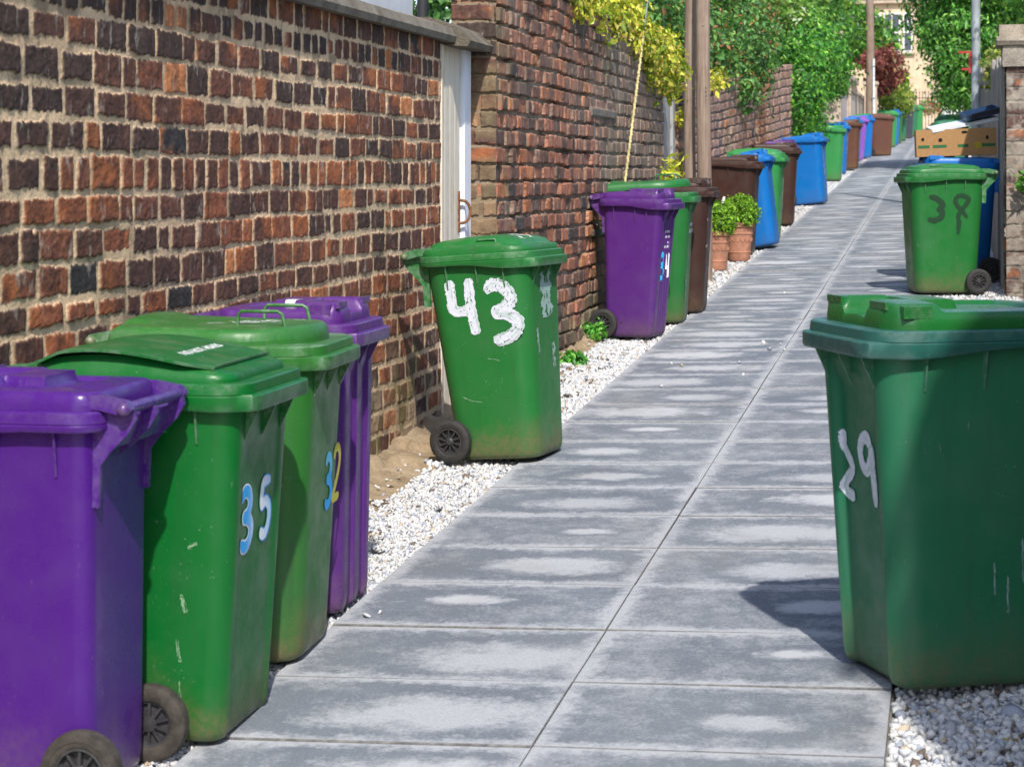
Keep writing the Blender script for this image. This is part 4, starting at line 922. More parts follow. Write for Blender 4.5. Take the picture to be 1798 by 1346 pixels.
from mathutils.bvhtree import BVHTree
def lid_marks(key, strokes, col, name='lid_mark', seed=1, dry=0.25, on=None):
    """smears and droppings that follow the lid's own surface"""
    t, m, ld = BINS[key]; host = ld
    if on: host = [c for c in ld.children if c.name.startswith(on)][0]
    me = host.data; bv = BVHTree.FromPolygons([v.co[:] for v in me.vertices], [p.vertices[:] for p in me.polygons])
    def fp(x, y, o):
        h = bv.ray_cast(Vector((x, y, 3)), Vector((0, 0, -1)))[0]; return (x, y, (h.z if h else m.zr) + o)
    for i, (pts, wd) in enumerate(strokes):
        mb = MB(); stroke(mb, fp, pts, wd, col, 0.8, seed + i, 0.0014, 0.8, 1, dry); mobj(name, mb.mesh(name, sharp=180, recalc=False), MAT['paint'], host)
lid_marks('p4', [([(-0.02, -0.10), (0.03, -0.085)], 0.012), ([(-0.02, -0.07), (0.03, -0.055)], 0.012)], (0.62, 0.60, 0.66), seed=3, dry=0.05)
lid_marks('g32', [([(0.02, -0.10), (0.09, -0.03), (0.14, 0.02)], 0.075), ([(-0.05, -0.14), (0.0, -0.11)], 0.012), ([(0.17, 0.06), (0.20, 0.08)], 0.03)], (0.42, 0.50, 0.42), seed=5, dry=0.34)
lid_marks('g43', [([(0.10, -0.02), (0.16, 0.02), (0.20, 0.01)], 0.07), ([(0.16, -0.08), (0.21, -0.10)], 0.03), ([(-0.02, 0.05), (0.03, 0.06)], 0.02)], (0.58, 0.62, 0.58), seed=9, dry=0.36)
lid_marks('g7', [([(-0.05, -0.10), (0.02, -0.05), (0.08, -0.04)], 0.06), ([(0.05, 0.04), (0.14, 0.05)], 0.05)], (0.10, 0.14, 0.12), seed=12, dry=0.3)
lid_marks('g38', [([(0.05, 0.02), (0.12, 0.0), (0.17, 0.03)], 0.06)], (0.12, 0.16, 0.13), seed=15, dry=0.3)
scuffs('g35', 'right', [(0.14, 0.40, 0.012, -0.05, 0.012)], (0.20, 0.34, 0.20), 'scuff', 41)
scuffs('g35', 'right', [(0.125, 0.28, 0.010, -0.06, 0.008)], (0.20, 0.34, 0.20), 'scuff', 43)
scuffs('g35', 'right', [(0.16, 0.52, 0.025, 0.015, 0.010)], (0.22, 0.36, 0.22), 'scuff', 45)
scuffs('g35', 'right', [(0.13, 0.17, 0.004, -0.10, 0.006)], (0.22, 0.34, 0.20), 'scuff', 47)
scuffs('g32', 'right', [(0.10, 0.42, 0.06, 0.02, 0.012)], (0.24, 0.20, 0.10), 'scuff', 51)
scuffs('g32', 'right', [(0.12, 0.40, 0.03, -0.05, 0.008)], (0.24, 0.20, 0.10), 'scuff', 53)
scuffs('g43', 'right', [(0.10, 0.46, -0.06, 0.012, 0.005)], (0.20, 0.36, 0.22), 'scuff', 55)
scuffs('g43', 'right', [(-0.10, 0.30, 0.10, -0.03, 0.005)], (0.20, 0.36, 0.22), 'scuff', 57)
scuffs('t29', 'left', [(0.02, 0.34, 0.004, -0.09, 0.005)], (0.25, 0.36, 0.36), 'scuff', 61, -1)
scuffs('t29', 'left', [(0.06, 0.30, 0.004, -0.10, 0.006)], (0.25, 0.36, 0.36), 'scuff', 63, -1)
scuffs('t29', 'left', [(0.10, 0.40, 0.006, -0.12, 0.005)], (0.25, 0.36, 0.36), 'scuff', 65, -1)
# ------------------------------------------------------------------ foliage
def leaf_mat():
    m, t, b = newmat('foliage'); a = N(t, 'ShaderNodeAttribute', attribute_name='col').outputs['Color']
    t.links.new(a, b.inputs['Base Color']); b.inputs['Roughness'].default_value = 0.42; b.inputs['Specular IOR Level'].default_value = 0.45
    tr = N(t, 'ShaderNodeBsdfTranslucent'); ms = N(t, 'ShaderNodeMixShader'); ms.inputs[0].default_value = 0.38
    lit = mix(t, 1.0, a, (1.0, 1.15, 0.55), 'MULTIPLY'); t.links.new(lit, tr.inputs[0])
    t.links.new(b.outputs[0], ms.inputs[1]); t.links.new(tr.outputs[0], ms.inputs[2]); t.links.new(ms.outputs[0], t.nodes['Material Output'].inputs[0]); return m
MAT['leaf'] = leaf_mat(); MAT['bark'] = plain('bark', (0.10, 0.075, 0.055), 0.95, var=0.5, scale=14, bmp=0.7, bscale=40)
def leaves(name, P, Nrm, size, cols, parent=None, seed=0, aspect=0.55, fold=0.25, spread=0.9, droop=0.2):
    """one small folded blade per point"""
    rg = np.random.default_rng(seed); n = len(P); d = Nrm + rg.normal(0, spread, (n, 3)); d /= np.linalg.norm(d, axis=1)[:, None]
    t = rg.normal(size=(n, 3)); t[:, 2] -= droop * 2; t -= d * (t * d).sum(1)[:, None]; t /= np.linalg.norm(t, axis=1)[:, None]; s = np.cross(d, t)
    sz = size * rg.lognormal(0, 0.28, n)[:, None]; wdt = sz * aspect
    V = np.stack([P, P + t * sz * 0.45 + s * wdt * 0.5 + d * sz * fold * 0.5, P + t * sz - d * sz * 0.1, P + t * sz * 0.45 - s * wdt * 0.5 + d * sz * fold * 0.5], 1)
    F = (np.arange(n) * 4)[:, None, None] + np.array([[0, 1, 2], [0, 2, 3]])[None]
    me = mesh_np(name, V.reshape(-1, 3), F.reshape(-1, 3), cols=np.repeat(np.clip(cols, 0.002, 0.9), 4, 0)); return mobj(name, me, MAT['leaf'], parent)
def palette(rg, n, pal, w, clump=None):
    pal = np.array(pal); c = pal[rg.choice(len(pal), n, p=np.array(w) / np.sum(w))]; c = c * rg.uniform(0.8, 2.05, (n, 1))
    return c if clump is None else c * clump[:, None]
def cloud(blobs, n_clump, per, clump_r, seed, shell=0.55):
    """points in uneven leaf clumps spread over some ellipsoids ((x,y,z),(rx,ry,rz))"""
    rg = np.random.default_rng(seed); vol = np.array([b[1][0] * b[1][1] * b[1][2] for b in blobs]) ** 0.67; P = []; Q = []; T = []
    for b, k in zip(blobs, np.maximum(1, (n_clump * vol / vol.sum())).astype(int)):
        d = rg.normal(size=(k, 3)); d /= np.linalg.norm(d, axis=1)[:, None]; r = rg.uniform(shell, 1.05, k) ** 0.6
        c = np.array(b[0]) + d * r[:, None] * np.array(b[1]); m = rg.integers(int(per * 0.5), int(per * 1.5), k)
        for i in range(k):
            rr = clump_r * rg.uniform(0.6, 1.4); q = rg.normal(0, 1, (m[i], 3)) * rr * np.array((1, 1, 0.62)); P.append(c[i] + q)
            nn = q / (np.linalg.norm(q, axis=1)[:, None] + 1e-6) + d[i] * 0.7 + np.array((0, 0, 0.5)); Q.append(nn); T.append(np.full(m[i], rg.uniform(0.72, 1.3)))
    return np.concatenate(P), np.concatenate(Q), np.concatenate(T)
def limbs(name, base, tips, r, parent, seed=0, bend=0.3):
    rg = random.Random(seed); b = MB(); base = Vector(base); top = sum((Vector(t) for t in tips), Vector()) / len(tips); fork = base.lerp(top, 0.45)
    b.tube([base - Vector((0, 0, 0.1)), base.lerp(fork, 0.5) + Vector((rg.uniform(-.05, .05), rg.uniform(-.05, .05), 0)), fork], [r, r * 0.85, r * 0.7], 8)
    for t in tips:
        t = Vector(t); mid = fork.lerp(t, 0.5) + Vector((rg.uniform(-bend, bend) * .5, rg.uniform(-bend, bend) * .5, bend * .3)); b.tube([fork, mid, t], [r * 0.6, r * 0.36, r * 0.1], 6)
    return b.build(name, MAT['bark'], parent)
def plant(name, label, cat, blobs, n_clump, per, clump_r, size, pal, w, seed, base, r=0.05, group=None, kind_parts=('crown', 'trunk'), **k):
    t = empty(name, base); tag(t, label, cat, group); off = np.array(base)
    P, Q, T = cloud(blobs, n_clump, per, clump_r, seed); rg = np.random.default_rng(seed + 1)
    leaves(kind_parts[0], P - off, Q, size, palette(rg, len(P), pal, w, T), t, seed, **k)
    tips = [tuple(np.array(b[0]) - off) for b in blobs]; limbs(kind_parts[1], (0, 0, 0), tips, r, t, seed); return t
YEL = [(0.38, 0.38, 0.035), (0.46, 0.41, 0.06), (0.27, 0.33, 0.03), (0.42, 0.31, 0.07), (0.16, 0.23, 0.025)]
DKG = [(0.055, 0.14, 0.036), (0.085, 0.20, 0.05), (0.032, 0.08, 0.026), (0.16, 0.28, 0.075), (0.22, 0.11, 0.04)]
MID = [(0.05, 0.15, 0.025), (0.085, 0.21, 0.03), (0.13, 0.27, 0.04), (0.03, 0.09, 0.02), (0.20, 0.28, 0.05)]
IVY = [(0.035, 0.145, 0.022), (0.07, 0.22, 0.03), (0.12, 0.30, 0.035), (0.02, 0.075, 0.02), (0.20, 0.33, 0.06)]
CON = [(0.075, 0.21, 0.038), (0.115, 0.29, 0.05), (0.04, 0.115, 0.028), (0.20, 0.38, 0.065)]
BRW = [(0.10, 0.16, 0.04), (0.17, 0.22, 0.05), (0.06, 0.105, 0.03), (0.22, 0.15, 0.055), (0.14, 0.23, 0.045)]
RDL = [(0.16, 0.045, 0.04), (0.11, 0.03, 0.03), (0.24, 0.07, 0.055), (0.20, 0.12, 0.05)]
hb = gz(-3, 15)
# golden climber sprawling over the second wall
bl = []
for k in range(12):
    y = 13.1 + k * 0.42; bl.append(((-2.62 + 0.04 * math.sin(k * 2.1), y, 2.84 + 0.05 * math.sin(k * 1.3) - 0.008 * k), (0.22, 0.36, 0.15 + 0.04 * math.sin(k * 1.7))))
bl += [((-2.47, 16.3, 2.68), (0.12, 0.7, 0.18)), ((-2.44, 17.0, 2.60), (0.13, 0.6, 0.22)), ((-2.42, 17.6, 2.54), (0.15, 0.35, 0.24)), ((-2.70, 16.0, 3.02), (0.25, 0.35, 0.16)), ((-2.75, 16.6, 3.05), (0.25, 0.35, 0.15)), ((-2.48, 16.5, 2.72), (0.12, 0.5, 0.13))]
plant('golden_climber', 'yellow leaved climber sprawling over the top of the red brick wall', 'climbing plant', bl, 620, 26, 0.058, 0.052, YEL, (3, 3, 3, 2, 3), 31, (-2.95, 16.0, hb), 0.03, droop=0.5, kind_parts=('foliage', 'stem'))
sp = [((-2.44, 18.85, 2.18), (0.05, 0.10, 0.07)), ((-2.40, 19.0, 2.12), (0.05, 0.08, 0.05))]
plant('golden_climber', 'small trailing yellow sprig hanging beside the telegraph poles', 'climbing plant', sp, 14, 14, 0.03, 0.05, YEL, (4, 4, 1, 1, 0.2), 37, (-2.55, 18.9, 2.5), 0.006, kind_parts=('foliage', 'stem'))
sp = [((-2.37, 20.6, 2.62), (0.08, 0.4, 0.12)), ((-2.36, 21.2, 2.55), (0.06, 0.25, 0.12))]
plant('golden_climber', 'yellow tuft at the top of the pale wall right of the poles', 'climbing plant', sp, 15, 14, 0.045, 0.055, YEL, (4, 4, 1, 1, 0.4), 38, (-2.62, 20.8, 2.5), 0.01, kind_parts=('foliage', 'stem'))
sp = [((-2.38, 17.55, 1.62), (0.03, 0.04, 0.12)), ((-2.36, 17.6, 1.72), (0.04, 0.05, 0.07))]
plant('tall_weed', 'yellow green weed growing at the pale boarded door', 'weed', sp, 10, 12, 0.03, 0.09, [(0.35, 0.38, 0.03), (0.45, 0.42, 0.05)], (1, 1), 39, (-2.40, 17.6, gz(-2.4, 17.6)), 0.008, aspect=0.3, kind_parts=('foliage', 'stem'))
# dark shrubs behind the second wall
plant('evergreen_shrub', 'dark evergreen shrub behind the shed at the near end of the wall', 'shrub', [((-4.6, 15.0, 3.3), (0.9, 1.4, 1.0)), ((-4.4, 17.0, 3.4), (0.9, 1.3, 0.9))], 240, 30, 0.13, 0.09, DKG, (3, 3, 2, 2, 0.3), 41, (-4.6, 16.0, gz(-4.6, 16)), 0.07, 'shrubs growing behind the left walls')
plant('evergreen_shrub', 'dark glossy shrub behind the yellow climber', 'shrub', [((-3.7, 18.3, 3.2), (0.7, 1.6, 0.8)), ((-3.5, 20.4, 3.2), (0.75, 1.3, 0.8)), ((-3.3, 16.6, 3.15), (0.4, 1.2, 0.55)), ((-4.0, 19.5, 4.2), (0.9, 2.2, 0.8))], 640, 32, 0.12, 0.065, DKG, (3, 4, 2, 2.5, 0.5), 42, (-3.7, 19, gz(-3.7, 19)), 0.07, 'shrubs growing behind the left walls')
plant('russet_shrub', 'dark green shrub with russet tips drooping over the pale brick wall', 'shrub', [((-2.9, 22.6, 3.05), (0.6, 1.3, 0.55)), ((-2.75, 25.0, 3.2), (0.62, 1.5, 0.55)), ((-2.6, 24.0, 2.72), (0.34, 0.9, 0.33)), ((-2.8, 27.5, 3.55), (0.5, 1.5, 0.5)), ((-3.4, 24.5, 3.9), (0.9, 2.5, 0.7)), ((-2.55, 26.2, 3.05), (0.3, 0.9, 0.25))], 860, 32, 0.105, 0.064, DKG[:4] + [(0.24, 0.10, 0.04)], (3, 4, 2, 2.2, 0.9), 43, (-3.2, 24.5, gz(-3, 24)), 0.07, 'shrubs growing behind the left walls')
plant('hedge_tree', 'brownish green tree behind the russet shrub', 'tree', [((-4.4, 28.0, 4.6), (1.5, 2.4, 1.6)), ((-4.2, 32.0, 4.7), (1.5, 2.4, 1.6)), ((-4.0, 36.0, 5.0), (1.5, 2.4, 1.6)), ((-3.6, 25.0, 4.9), (1.1, 2.0, 0.9))], 900, 36, 0.20, 0.095, BRW, (4, 3, 2, 1.1, 3), 44, (-4.4, 31, gz(-4, 31)), 0.14)
# ivy pouring over the wall end
bl = [((-2.44, 32.6 + 0.55 * k, 2.75 + 0.02 * k + (0.85 if k >= 5 else 0.15 if k > 2 else 0.0) + 0.30 * math.sin(k * 1.1)), (0.26, 0.5, 0.75 if k < 5 else 0.45)) for k in range(17)]
bl += [((-2.45, 34 + 0.8 * k, 3.55 + 0.05 * k), (0.36, 0.7, 0.42)) for k in range(8)] + [((-2.20, 39, 3.6), (0.2, 0.5, 0.4)), ((-2.2, 40.2, 3.4), (0.12, 0.4, 0.3))]
plant('ivy', 'bright green ivy cascading down the wall behind the green bins', 'ivy', bl, 1050, 36, 0.12, 0.075, IVY, (3, 4, 2.4, 2.4, 1.0), 46, (-2.75, 36, gz(-2.7, 36)), 0.05, droop=0.6, kind_parts=('foliage', 'stem'))
plant('flowering_shrub', 'pale green shrub with white tipped shoots above the ivy', 'shrub', [((-2.9, 37.0, 4.35), (0.5, 1.6, 0.35)), ((-3.0, 40.0, 4.5), (0.5, 1.5, 0.45))], 170, 26, 0.11, 0.10, [(0.16, 0.30, 0.05), (0.24, 0.38, 0.09), (0.46, 0.55, 0.36), (0.08, 0.18, 0.03)], (4, 3, 1, 2), 47, (-3.0, 38, gz(-3, 38)), 0.05)
plant('garden_tree', 'green tree behind the pale garage walls', 'tree', [((-3.7, 46.0, 5.2), (1.1, 3.0, 1.5)), ((-3.6, 51.0, 5.3), (1.1, 3.0, 1.6)), ((-3.1, 49, 4.4), (0.5, 3, 0.6))], 480, 32, 0.2, 0.13, MID, (3, 3, 2, 2.4, 1), 48, (-3.7, 49, gz(-4, 49)), 0.13)
plant('garden_tree', 'green tree beyond the garages next to the cream house', 'tree', [((-4.6, 60, 7.0), (1.8, 3, 2.2)), ((-2.9, 61.5, 5.9), (0.8, 1.6, 0.7)), ((-2.4, 63.5, 5.6), (0.7, 1.2, 0.6))], 420, 32, 0.24, 0.16, MID, (3, 3, 2, 2.4, 1), 49, (-4.0, 60, gz(-4, 60)), 0.13)
plant('red_shrub', 'dark red leaved shrub hanging over the lane beside the far pole', 'shrub', [((-1.95, 57.5, 4.75), (0.45, 1.0, 0.42)), ((-1.72, 58.4, 4.55), (0.36, 0.8, 0.38)), ((-1.95, 58, 4.2), (0.3, 0.7, 0.3))], 150, 30, 0.11, 0.11, RDL, (4, 3, 2.4, 1), 50, (-2.6, 58, gz(-2.6, 58)), 0.05, droop=0.5)
plant('yellow_green_shrub', 'yellowish green shrub trailing below the red leaved one', 'shrub', [((-1.9, 60.0, 4.15), (0.32, 0.9, 0.22)), ((-1.75, 61.5, 3.95), (0.3, 0.8, 0.4)), ((-1.62, 60.5, 4.35), (0.3, 0.8, 0.3)), ((-1.5, 64, 4.0), (0.22, 0.6, 0.5))], 150, 28, 0.11, 0.11, [(0.26, 0.32, 0.05), (0.18, 0.25, 0.04), (0.10, 0.17, 0.03), (0.34, 0.30, 0.06)], (3, 3, 3, 1), 51, (-2.4, 61, gz(-2.4, 61)), 0.05, droop=0.6)
# right-hand side
plant('leaning_tree', 'dense feathery green tree leaning over the lane from the right', 'tree', [((0.55, 42.0, 5.6), (1.3, 2.2, 1.3)), ((1.9, 42, 5.2), (1.3, 2.2, 1.6)), ((0.25, 41.5, 4.4), (0.8, 1.6, 0.8)), ((0.28, 41.0, 3.6), (0.5, 1.4, 0.65)), ((-0.25, 42.0, 5.2), (0.55, 1.5, 1.1)), ((-0.12, 41.5, 4.1), (0.4, 1.2, 0.7)), ((0.1, 41.2, 3.3), (0.3, 1.0, 0.5)), ((0.3, 41, 6.9), (1.4, 2, 1.1)), ((1.2, 41.5, 4.0), (1.0, 1.8, 1.0))], 1500, 40, 0.15, 0.105, CON, (3, 3.4, 2.4, 1.4), 52, (1.6, 42, gz(1.6, 42)), 0.14, aspect=0.34, droop=0.5)
plant('garden_tree', 'fine leaved green tree rising behind the stone capped pier', 'tree', [((1.35, 27.0, 4.2), (0.8, 1.8, 1.1)), ((2.2, 27, 4.4), (1.0, 1.8, 1.2))], 330, 36, 0.12, 0.085, MID, (3, 3, 2, 2.4, 0.8), 53, (2.0, 27, gz(2, 27)), 0.09)
plant('ivy', 'small patch of yellowing ivy on top of the old timber boards', 'ivy', [((0.50, 22.5, 2.85), (0.10, 0.7, 0.14)), ((0.46, 22.0, 2.68), (0.06, 0.4, 0.12))], 50, 20, 0.05, 0.06, [(0.20, 0.24, 0.05), (0.30, 0.27, 0.07), (0.11, 0.15, 0.04)], (2, 2, 2), 54, (0.62, 22.4, gz(.6, 22)), 0.02, kind_parts=('foliage', 'stem'))
plant('wall_weed', 'small green weed sprouting from the brick gate pier', 'weed', [((0.53, 16.46, 1.62), (0.05, 0.02, 0.03)), ((0.55, 16.45, 1.56), (0.04, 0.02, 0.02))], 8, 8, 0.018, 0.07, IVY, (2, 3, 3, 1, 2), 55, (0.56, 16.55, 1.57), 0.004, kind_parts=('foliage', 'stem'))
# weeds at the wall foot
for i, (x, y, r_, lab) in enumerate(((-2.33, 12.6, 0.085, 'low green weed with small white flowers beside the bin numbered 43'), (-2.42, 13.75, 0.10, 'bright green weed tuft at the wall behind the purple bin wheel'), (-2.36, 14.0, 0.06, 'small weed against the wall behind the 34 bin'))):
    z = float(bank_z(np.array([x]), np.array([y]), -2.2)[0]) if x < -2.2 else gz(x, y) - 0.01
    plant('weed', lab, 'weed', [((x, y, z + r_ * 0.5), (r_, r_, r_ * 0.5)), ((x + r_ * .5, y + r_ * .3, z + r_ * .4), (r_ * .6, r_ * .6, r_ * .3))], 26, 10, r_ * 0.22, 0.042, [(0.06, 0.24, 0.03), (0.10, 0.32, 0.04), (0.16, 0.36, 0.06), (0.03, 0.13, 0.02)], (3, 3, 2, 1), 60 + i, (x, y, z), 0.006, 'weeds along the wall foot', kind_parts=('foliage', 'stem'))

# ------------------------------------------------------------------ doors, poles, stay wire, pots
def door(loc, wy, zt, label, cols, handle=True, x0=-2.635, pm=None):
    y0, y1 = wy; g = gz(-2.5, y0) - 0.05; t = empty('door', (x0, (y0 + y1) / 2, g)); tag(t, label, 'door'); rg = random.Random(5); o = Vector(t.location)
    def bx(b, lo, hi, c): b.box(tuple(Vector(lo) - o), tuple(Vector(hi) - o), c)
    b = MB(); n = 4; ye = y1 - 0.17
    for k in range(n): a = y0 + (ye - y0) * k / n; bx(b, (x0, a + 0.003, g), (x0 + 0.028 + rg.uniform(-.002, .002), y0 + (ye - y0) * (k + 1) / n - 0.003, zt), cols[0])
    bx(b, (x0 - .01, y0 + 0.001, g), (x0 + 0.015, ye - 0.001, zt - .002), (0.05, 0.04, 0.03)); mp = pm or doorpaint; b.build('boards', mp, t, smooth=False)
    b = MB(); bx(b, (x0, ye + 0.004, g), (x0 + 0.055, y1 - 0.005, zt), cols[1]); b.build('jamb', pm or doorpaint2, t, bevel=0.006)
    b = MB(); bx(b, (x0, y0 - .0, g), (x0 + 0.04, y0 + 0.04, zt), cols[0]); b.build('jamb', pm or doorpaint, t, bevel=0.006)
    if handle:
        b = MB(); xh = x0 + 0.034; yh = ye - 0.035; zc = 1.455
        b.box(tuple(Vector((xh - .004, yh - 0.012, zc - 0.11)) - o), tuple(Vector((xh + 0.004, yh + 0.012, zc + 0.11)) - o)); pts = []
        for k in range(13): a = R(-90 + 15 * k); pts.append(Vector((xh + 0.055 * math.cos(a) ** 0.6 if abs(math.cos(a)) > 1e-6 else xh, yh + 0.03 * max(0, math.cos(a)), zc + 0.062 * math.sin(a))) - o)
        b.tube(pts, 0.008, 8); b.build('handle', plain('rusty_iron', (0.22, 0.10, 0.045), 0.85, 0.2, 0.5, 60, 0.4), t)
    return t
def paint_mat(name, base, bare, k):
    m, t, b = newmat(name); p = pos(t); n1 = noise(t, 1, 6, 0.7, scalev(t, p, (30, 38, 1.6))); n2 = noise(t, 9, 5, 0.7, p)
    f = mapr(t, mth(t, 'ADD', mth(t, 'MULTIPLY', n1, 0.7), mth(t, 'MULTIPLY', n2, 0.3)), 0.5 - k, 0.68); c = mix(t, f, base, bare)
    c = mix(t, mapr(t, noise(t, 1, 4, 0.7, scalev(t, p, (60, 60, 4))), 0.6, 0.75, 0, 0.6), c, tuple(q * 0.45 for q in bare))
    t.links.new(c, b.inputs['Base Color']); b.inputs['Roughness'].default_value = 0.75; bump(t, b, n1, 0.4, 0.004); return m
doorpaint = paint_mat('peeling_cream_paint', (0.66, 0.60, 0.50), (0.50, 0.38, 0.24), 0.02); doorgrey = paint_mat('greyed_paint', (0.38, 0.39, 0.40), (0.24, 0.21, 0.18), 0.0); doorpaint2 = paint_mat('white_gloss_paint', (0.72, 0.76, 0.84), (0.50, 0.50, 0.50), -0.12)
door(None, (10.345, 10.955), 2.335, 'narrow cream painted board door with rusty handle under the stone lintel', ((0.6, 0.55, 0.45), (0.7, 0.75, 0.8)))
door(None, (17.72, 18.86), 2.47, 'weathered pale board door behind the telegraph poles', ((0.5, 0.5, 0.5), (0.5, 0.5, 0.5)), handle=False, x0=-2.56, pm=doorgrey)

def wood_pole():
    m, t, b = newmat('weathered_pole_wood'); p = pos(t); n1 = noise(t, 1, 6, 0.7, scalev(t, p, (60, 60, 2.2))); n2 = noise(t, 4, 5, 0.6, p)
    c = ramp(t, mth(t, 'ADD', mth(t, 'MULTIPLY', n1, 0.7), mth(t, 'MULTIPLY', n2, 0.3)), [(0.32, (0.13, 0.085, 0.062)), (0.5, (0.25, 0.18, 0.135)), (0.68, (0.36, 0.285, 0.23))])
    t.links.new(c, b.inputs['Base Color']); b.inputs['Roughness'].default_value = 0.9; bump(t, b, n1, 0.6, 0.006); return m
MAT['pole'] = wood_pole()
def pole(x, y, r0, r1, h, label, marks=False, seed=0):
    g = gz(x, y); t = empty('telegraph_pole', (x, y, g)); tag(t, label, 'telegraph pole'); n = 28; rg = random.Random(seed)
    pts = [(0.012 * math.sin(k * 0.4 + seed), 0.010 * math.cos(k * 0.5 + seed) - 0.01, -0.2 + h * k / n) for k in range(n + 1)]
    b = MB(); b.tube(pts, [r0 + (r1 - r0) * k / n + rg.uniform(-.0012, .0012) for k in range(n + 1)], 18); b.build('shaft', MAT['pole'], t, sharp=60)
    b = MB()                                    # knots
    for k in range(16):
        a = R(rg.uniform(200, 340)); z = rg.uniform(1.0, h - 1); rr = r0 + (r1 - r0) * z / h; c = Vector((math.cos(a) * rr, math.sin(a) * rr, z)); b.lathe([(0.0, 0.006), (0.010, 0.003), (0.014, -0.004)], 10, Matrix.Translation(c) @ Vector((math.cos(a), math.sin(a), 0.3)).to_track_quat('Z', 'Y').to_matrix().to_4x4(), cap=False)
    b.build('knot', MAT['pole'], t)
    if marks:
        b = MB(); zz = 1.42; a = R(-68)          # scribed marks running down the shaft
        for k in range(9):
            rr = r0 * 0.965 + 0.004; hgt = rg.uniform(0.018, 0.03); c0 = a - 0.11; c1_ = a + 0.11
            for (ca, cb, za, zb) in ((c0, c1_, 0, 0.004), (c0, c0 + 0.05, 0, hgt), (c1_ - 0.05, c1_, 0, hgt * rg.uniform(0.3, 1))):
                b.add([(math.cos(q) * rr, math.sin(q) * rr - 0.008, zz + h_) for q, h_ in ((ca, za), (cb, za), (cb, zb), (ca, zb))], [(0, 1, 2, 3)])
            zz += hgt + 0.012
        b.build('scribed_mark', plain('burnt_in_mark', (0.035, 0.025, 0.02), 0.9), t, smooth=False)
    return t
pole(-2.19, 18.45, 0.066, 0.060, 7.5, 'thicker wooden telegraph pole with scribed marks, the right one of the pair', True, 1)
pole(-2.335, 18.66, 0.054, 0.050, 7.2, 'thinner wooden pole, left one of the pair tied side by side', False, 2)
pole(-2.03, 52.3, 0.105, 0.088, 8.0, 'lone brown telegraph pole far up the lane', False, 4)
t = empty('cable_pipe', (-1.93, 52.2, gz(-1.9, 52))); tag(t, 'thin white plastic pipe fixed to the far telegraph pole', 'pipe')
MB().tube([(0, 0, 0), (0, 0, 2.4)], 0.028, 10).build('pipe', plain('white_pvc', (0.70, 0.72, 0.76), 0.5), t); b = MB()
for z in (0.5, 1.4, 2.2): b.box((-0.05, -0.032, z), (0.03, 0.032, z + 0.03))
b.build('clip', MAT['steel'], t)
def stay():
    a = Vector((-2.44, 14.62, gz(-2.44, 14.62))); c = Vector((-2.22, 18.42, 7.0)); t = empty('stay_wire', a); tag(t, 'yellow sleeved stay wire slanting up from the ground to the poles', 'stay wire')
    d = c - a; b = MB(); b.tube([(0, 0, 0), tuple(d)], 0.006, 6); b.build('wire', plain('grey_wire', (0.24, 0.27, 0.29), 0.5, 0.4), t)
    u = d.normalized(); p = u.cross(Vector((1, 0, 0))).normalized(); q = u.cross(p); L = 2.55; b = MB(); pts = [u * (L * k / 300) + (p * math.cos(k * 0.9) + q * math.sin(k * 0.9)) * 0.008 + u * 0.05 for k in range(301)]
    b.tube(pts, 0.0065, 5); b.tube([u * 0.02, u * (L + 0.05)], 0.009, 8); b.build('guard_sleeve', plain('faded_yellow_plastic', (0.52, 0.44, 0.20), 0.6, var=0.3), t)
    b = MB(); b.tube([(0, 0, -0.12), tuple(u * 0.14)], 0.011, 8); b.build('anchor_rod', MAT['steel'], t)
stay()
def pot(x, y, s, label, plabel, seed, white=False):
    g = gz(x, y) - 0.012; t = empty('terracotta_pot', (x, y, g)); tag(t, label, 'plant pot', 'terracotta pots between the brown bins'); b = MB()
    pf = [(0.0, 0.0), (0.088, 0.0), (0.094, 0.012), (0.098, 0.07), (0.103, 0.074), (0.103, 0.084), (0.100, 0.088), (0.115, 0.235), (0.121, 0.24), (0.121, 0.252), (0.117, 0.256), (0.124, 0.30), (0.137, 0.305), (0.139, 0.335), (0.133, 0.345), (0.122, 0.343), (0.118, 0.30), (0.0, 0.29)]
    b.lathe([(r * s, z * s) for r, z in pf], 48)
    m = terracotta; b.build('pot', m, t, sharp=30); b = MB(); rg = random.Random(seed)
    for k in range(18):                          # swag in relief round the belly
        a0 = 2 * math.pi * k / 9 / 2; pts = []
        for i in range(7):
            f = i / 6; a = a0 + f * math.pi / 9; z = (0.205 - 0.035 * math.sin(math.pi * f)) * s; r = (0.1005 + 0.0148 * (z / s - 0.088) / 0.147 + 0.001) * s; pts.append((math.cos(a) * r, math.sin(a) * r, z))
        b.tube(pts, 0.0042 * s, 6)
    b.build('swag_relief', m, t); c0 = (x, y, g + 0.29 * s)
    bl = [((x, y, g + 0.44 * s), (0.165 * s, 0.165 * s, 0.15 * s)), ((x + .05, y - .03, g + 0.40 * s), (0.12 * s, 0.12 * s, 0.10 * s)), ((x, y, g + 0.38 * s), (0.12 * s, 0.12 * s, 0.1 * s))]
    plant('box_shrub', plabel, 'shrub', bl, 560, 22, 0.020, 0.021, [(0.11, 0.24, 0.015), (0.17, 0.33, 0.02), (0.24, 0.38, 0.03), (0.055, 0.14, 0.012)], (3, 3, 1.6, 2), seed, c0, 0.014, 'clipped shrubs in the pots', aspect=0.6)
terracotta = plain('terracotta', (0.40, 0.185, 0.115), 0.85, var=0.22, scale=14, bmp=0.25, bscale=90)
pot(-2.20, 19.5, 1.08, 'terracotta pot with swag relief, nearer of the two beside the brown bin', 'clipped box shrub with a white plant label in the nearer pot', 71)
pot(-2.08, 20.5, 1.12, 'terracotta pot with swag relief, farther of the two next to the path', 'clipped box shrub in the farther terracotta pot', 73)
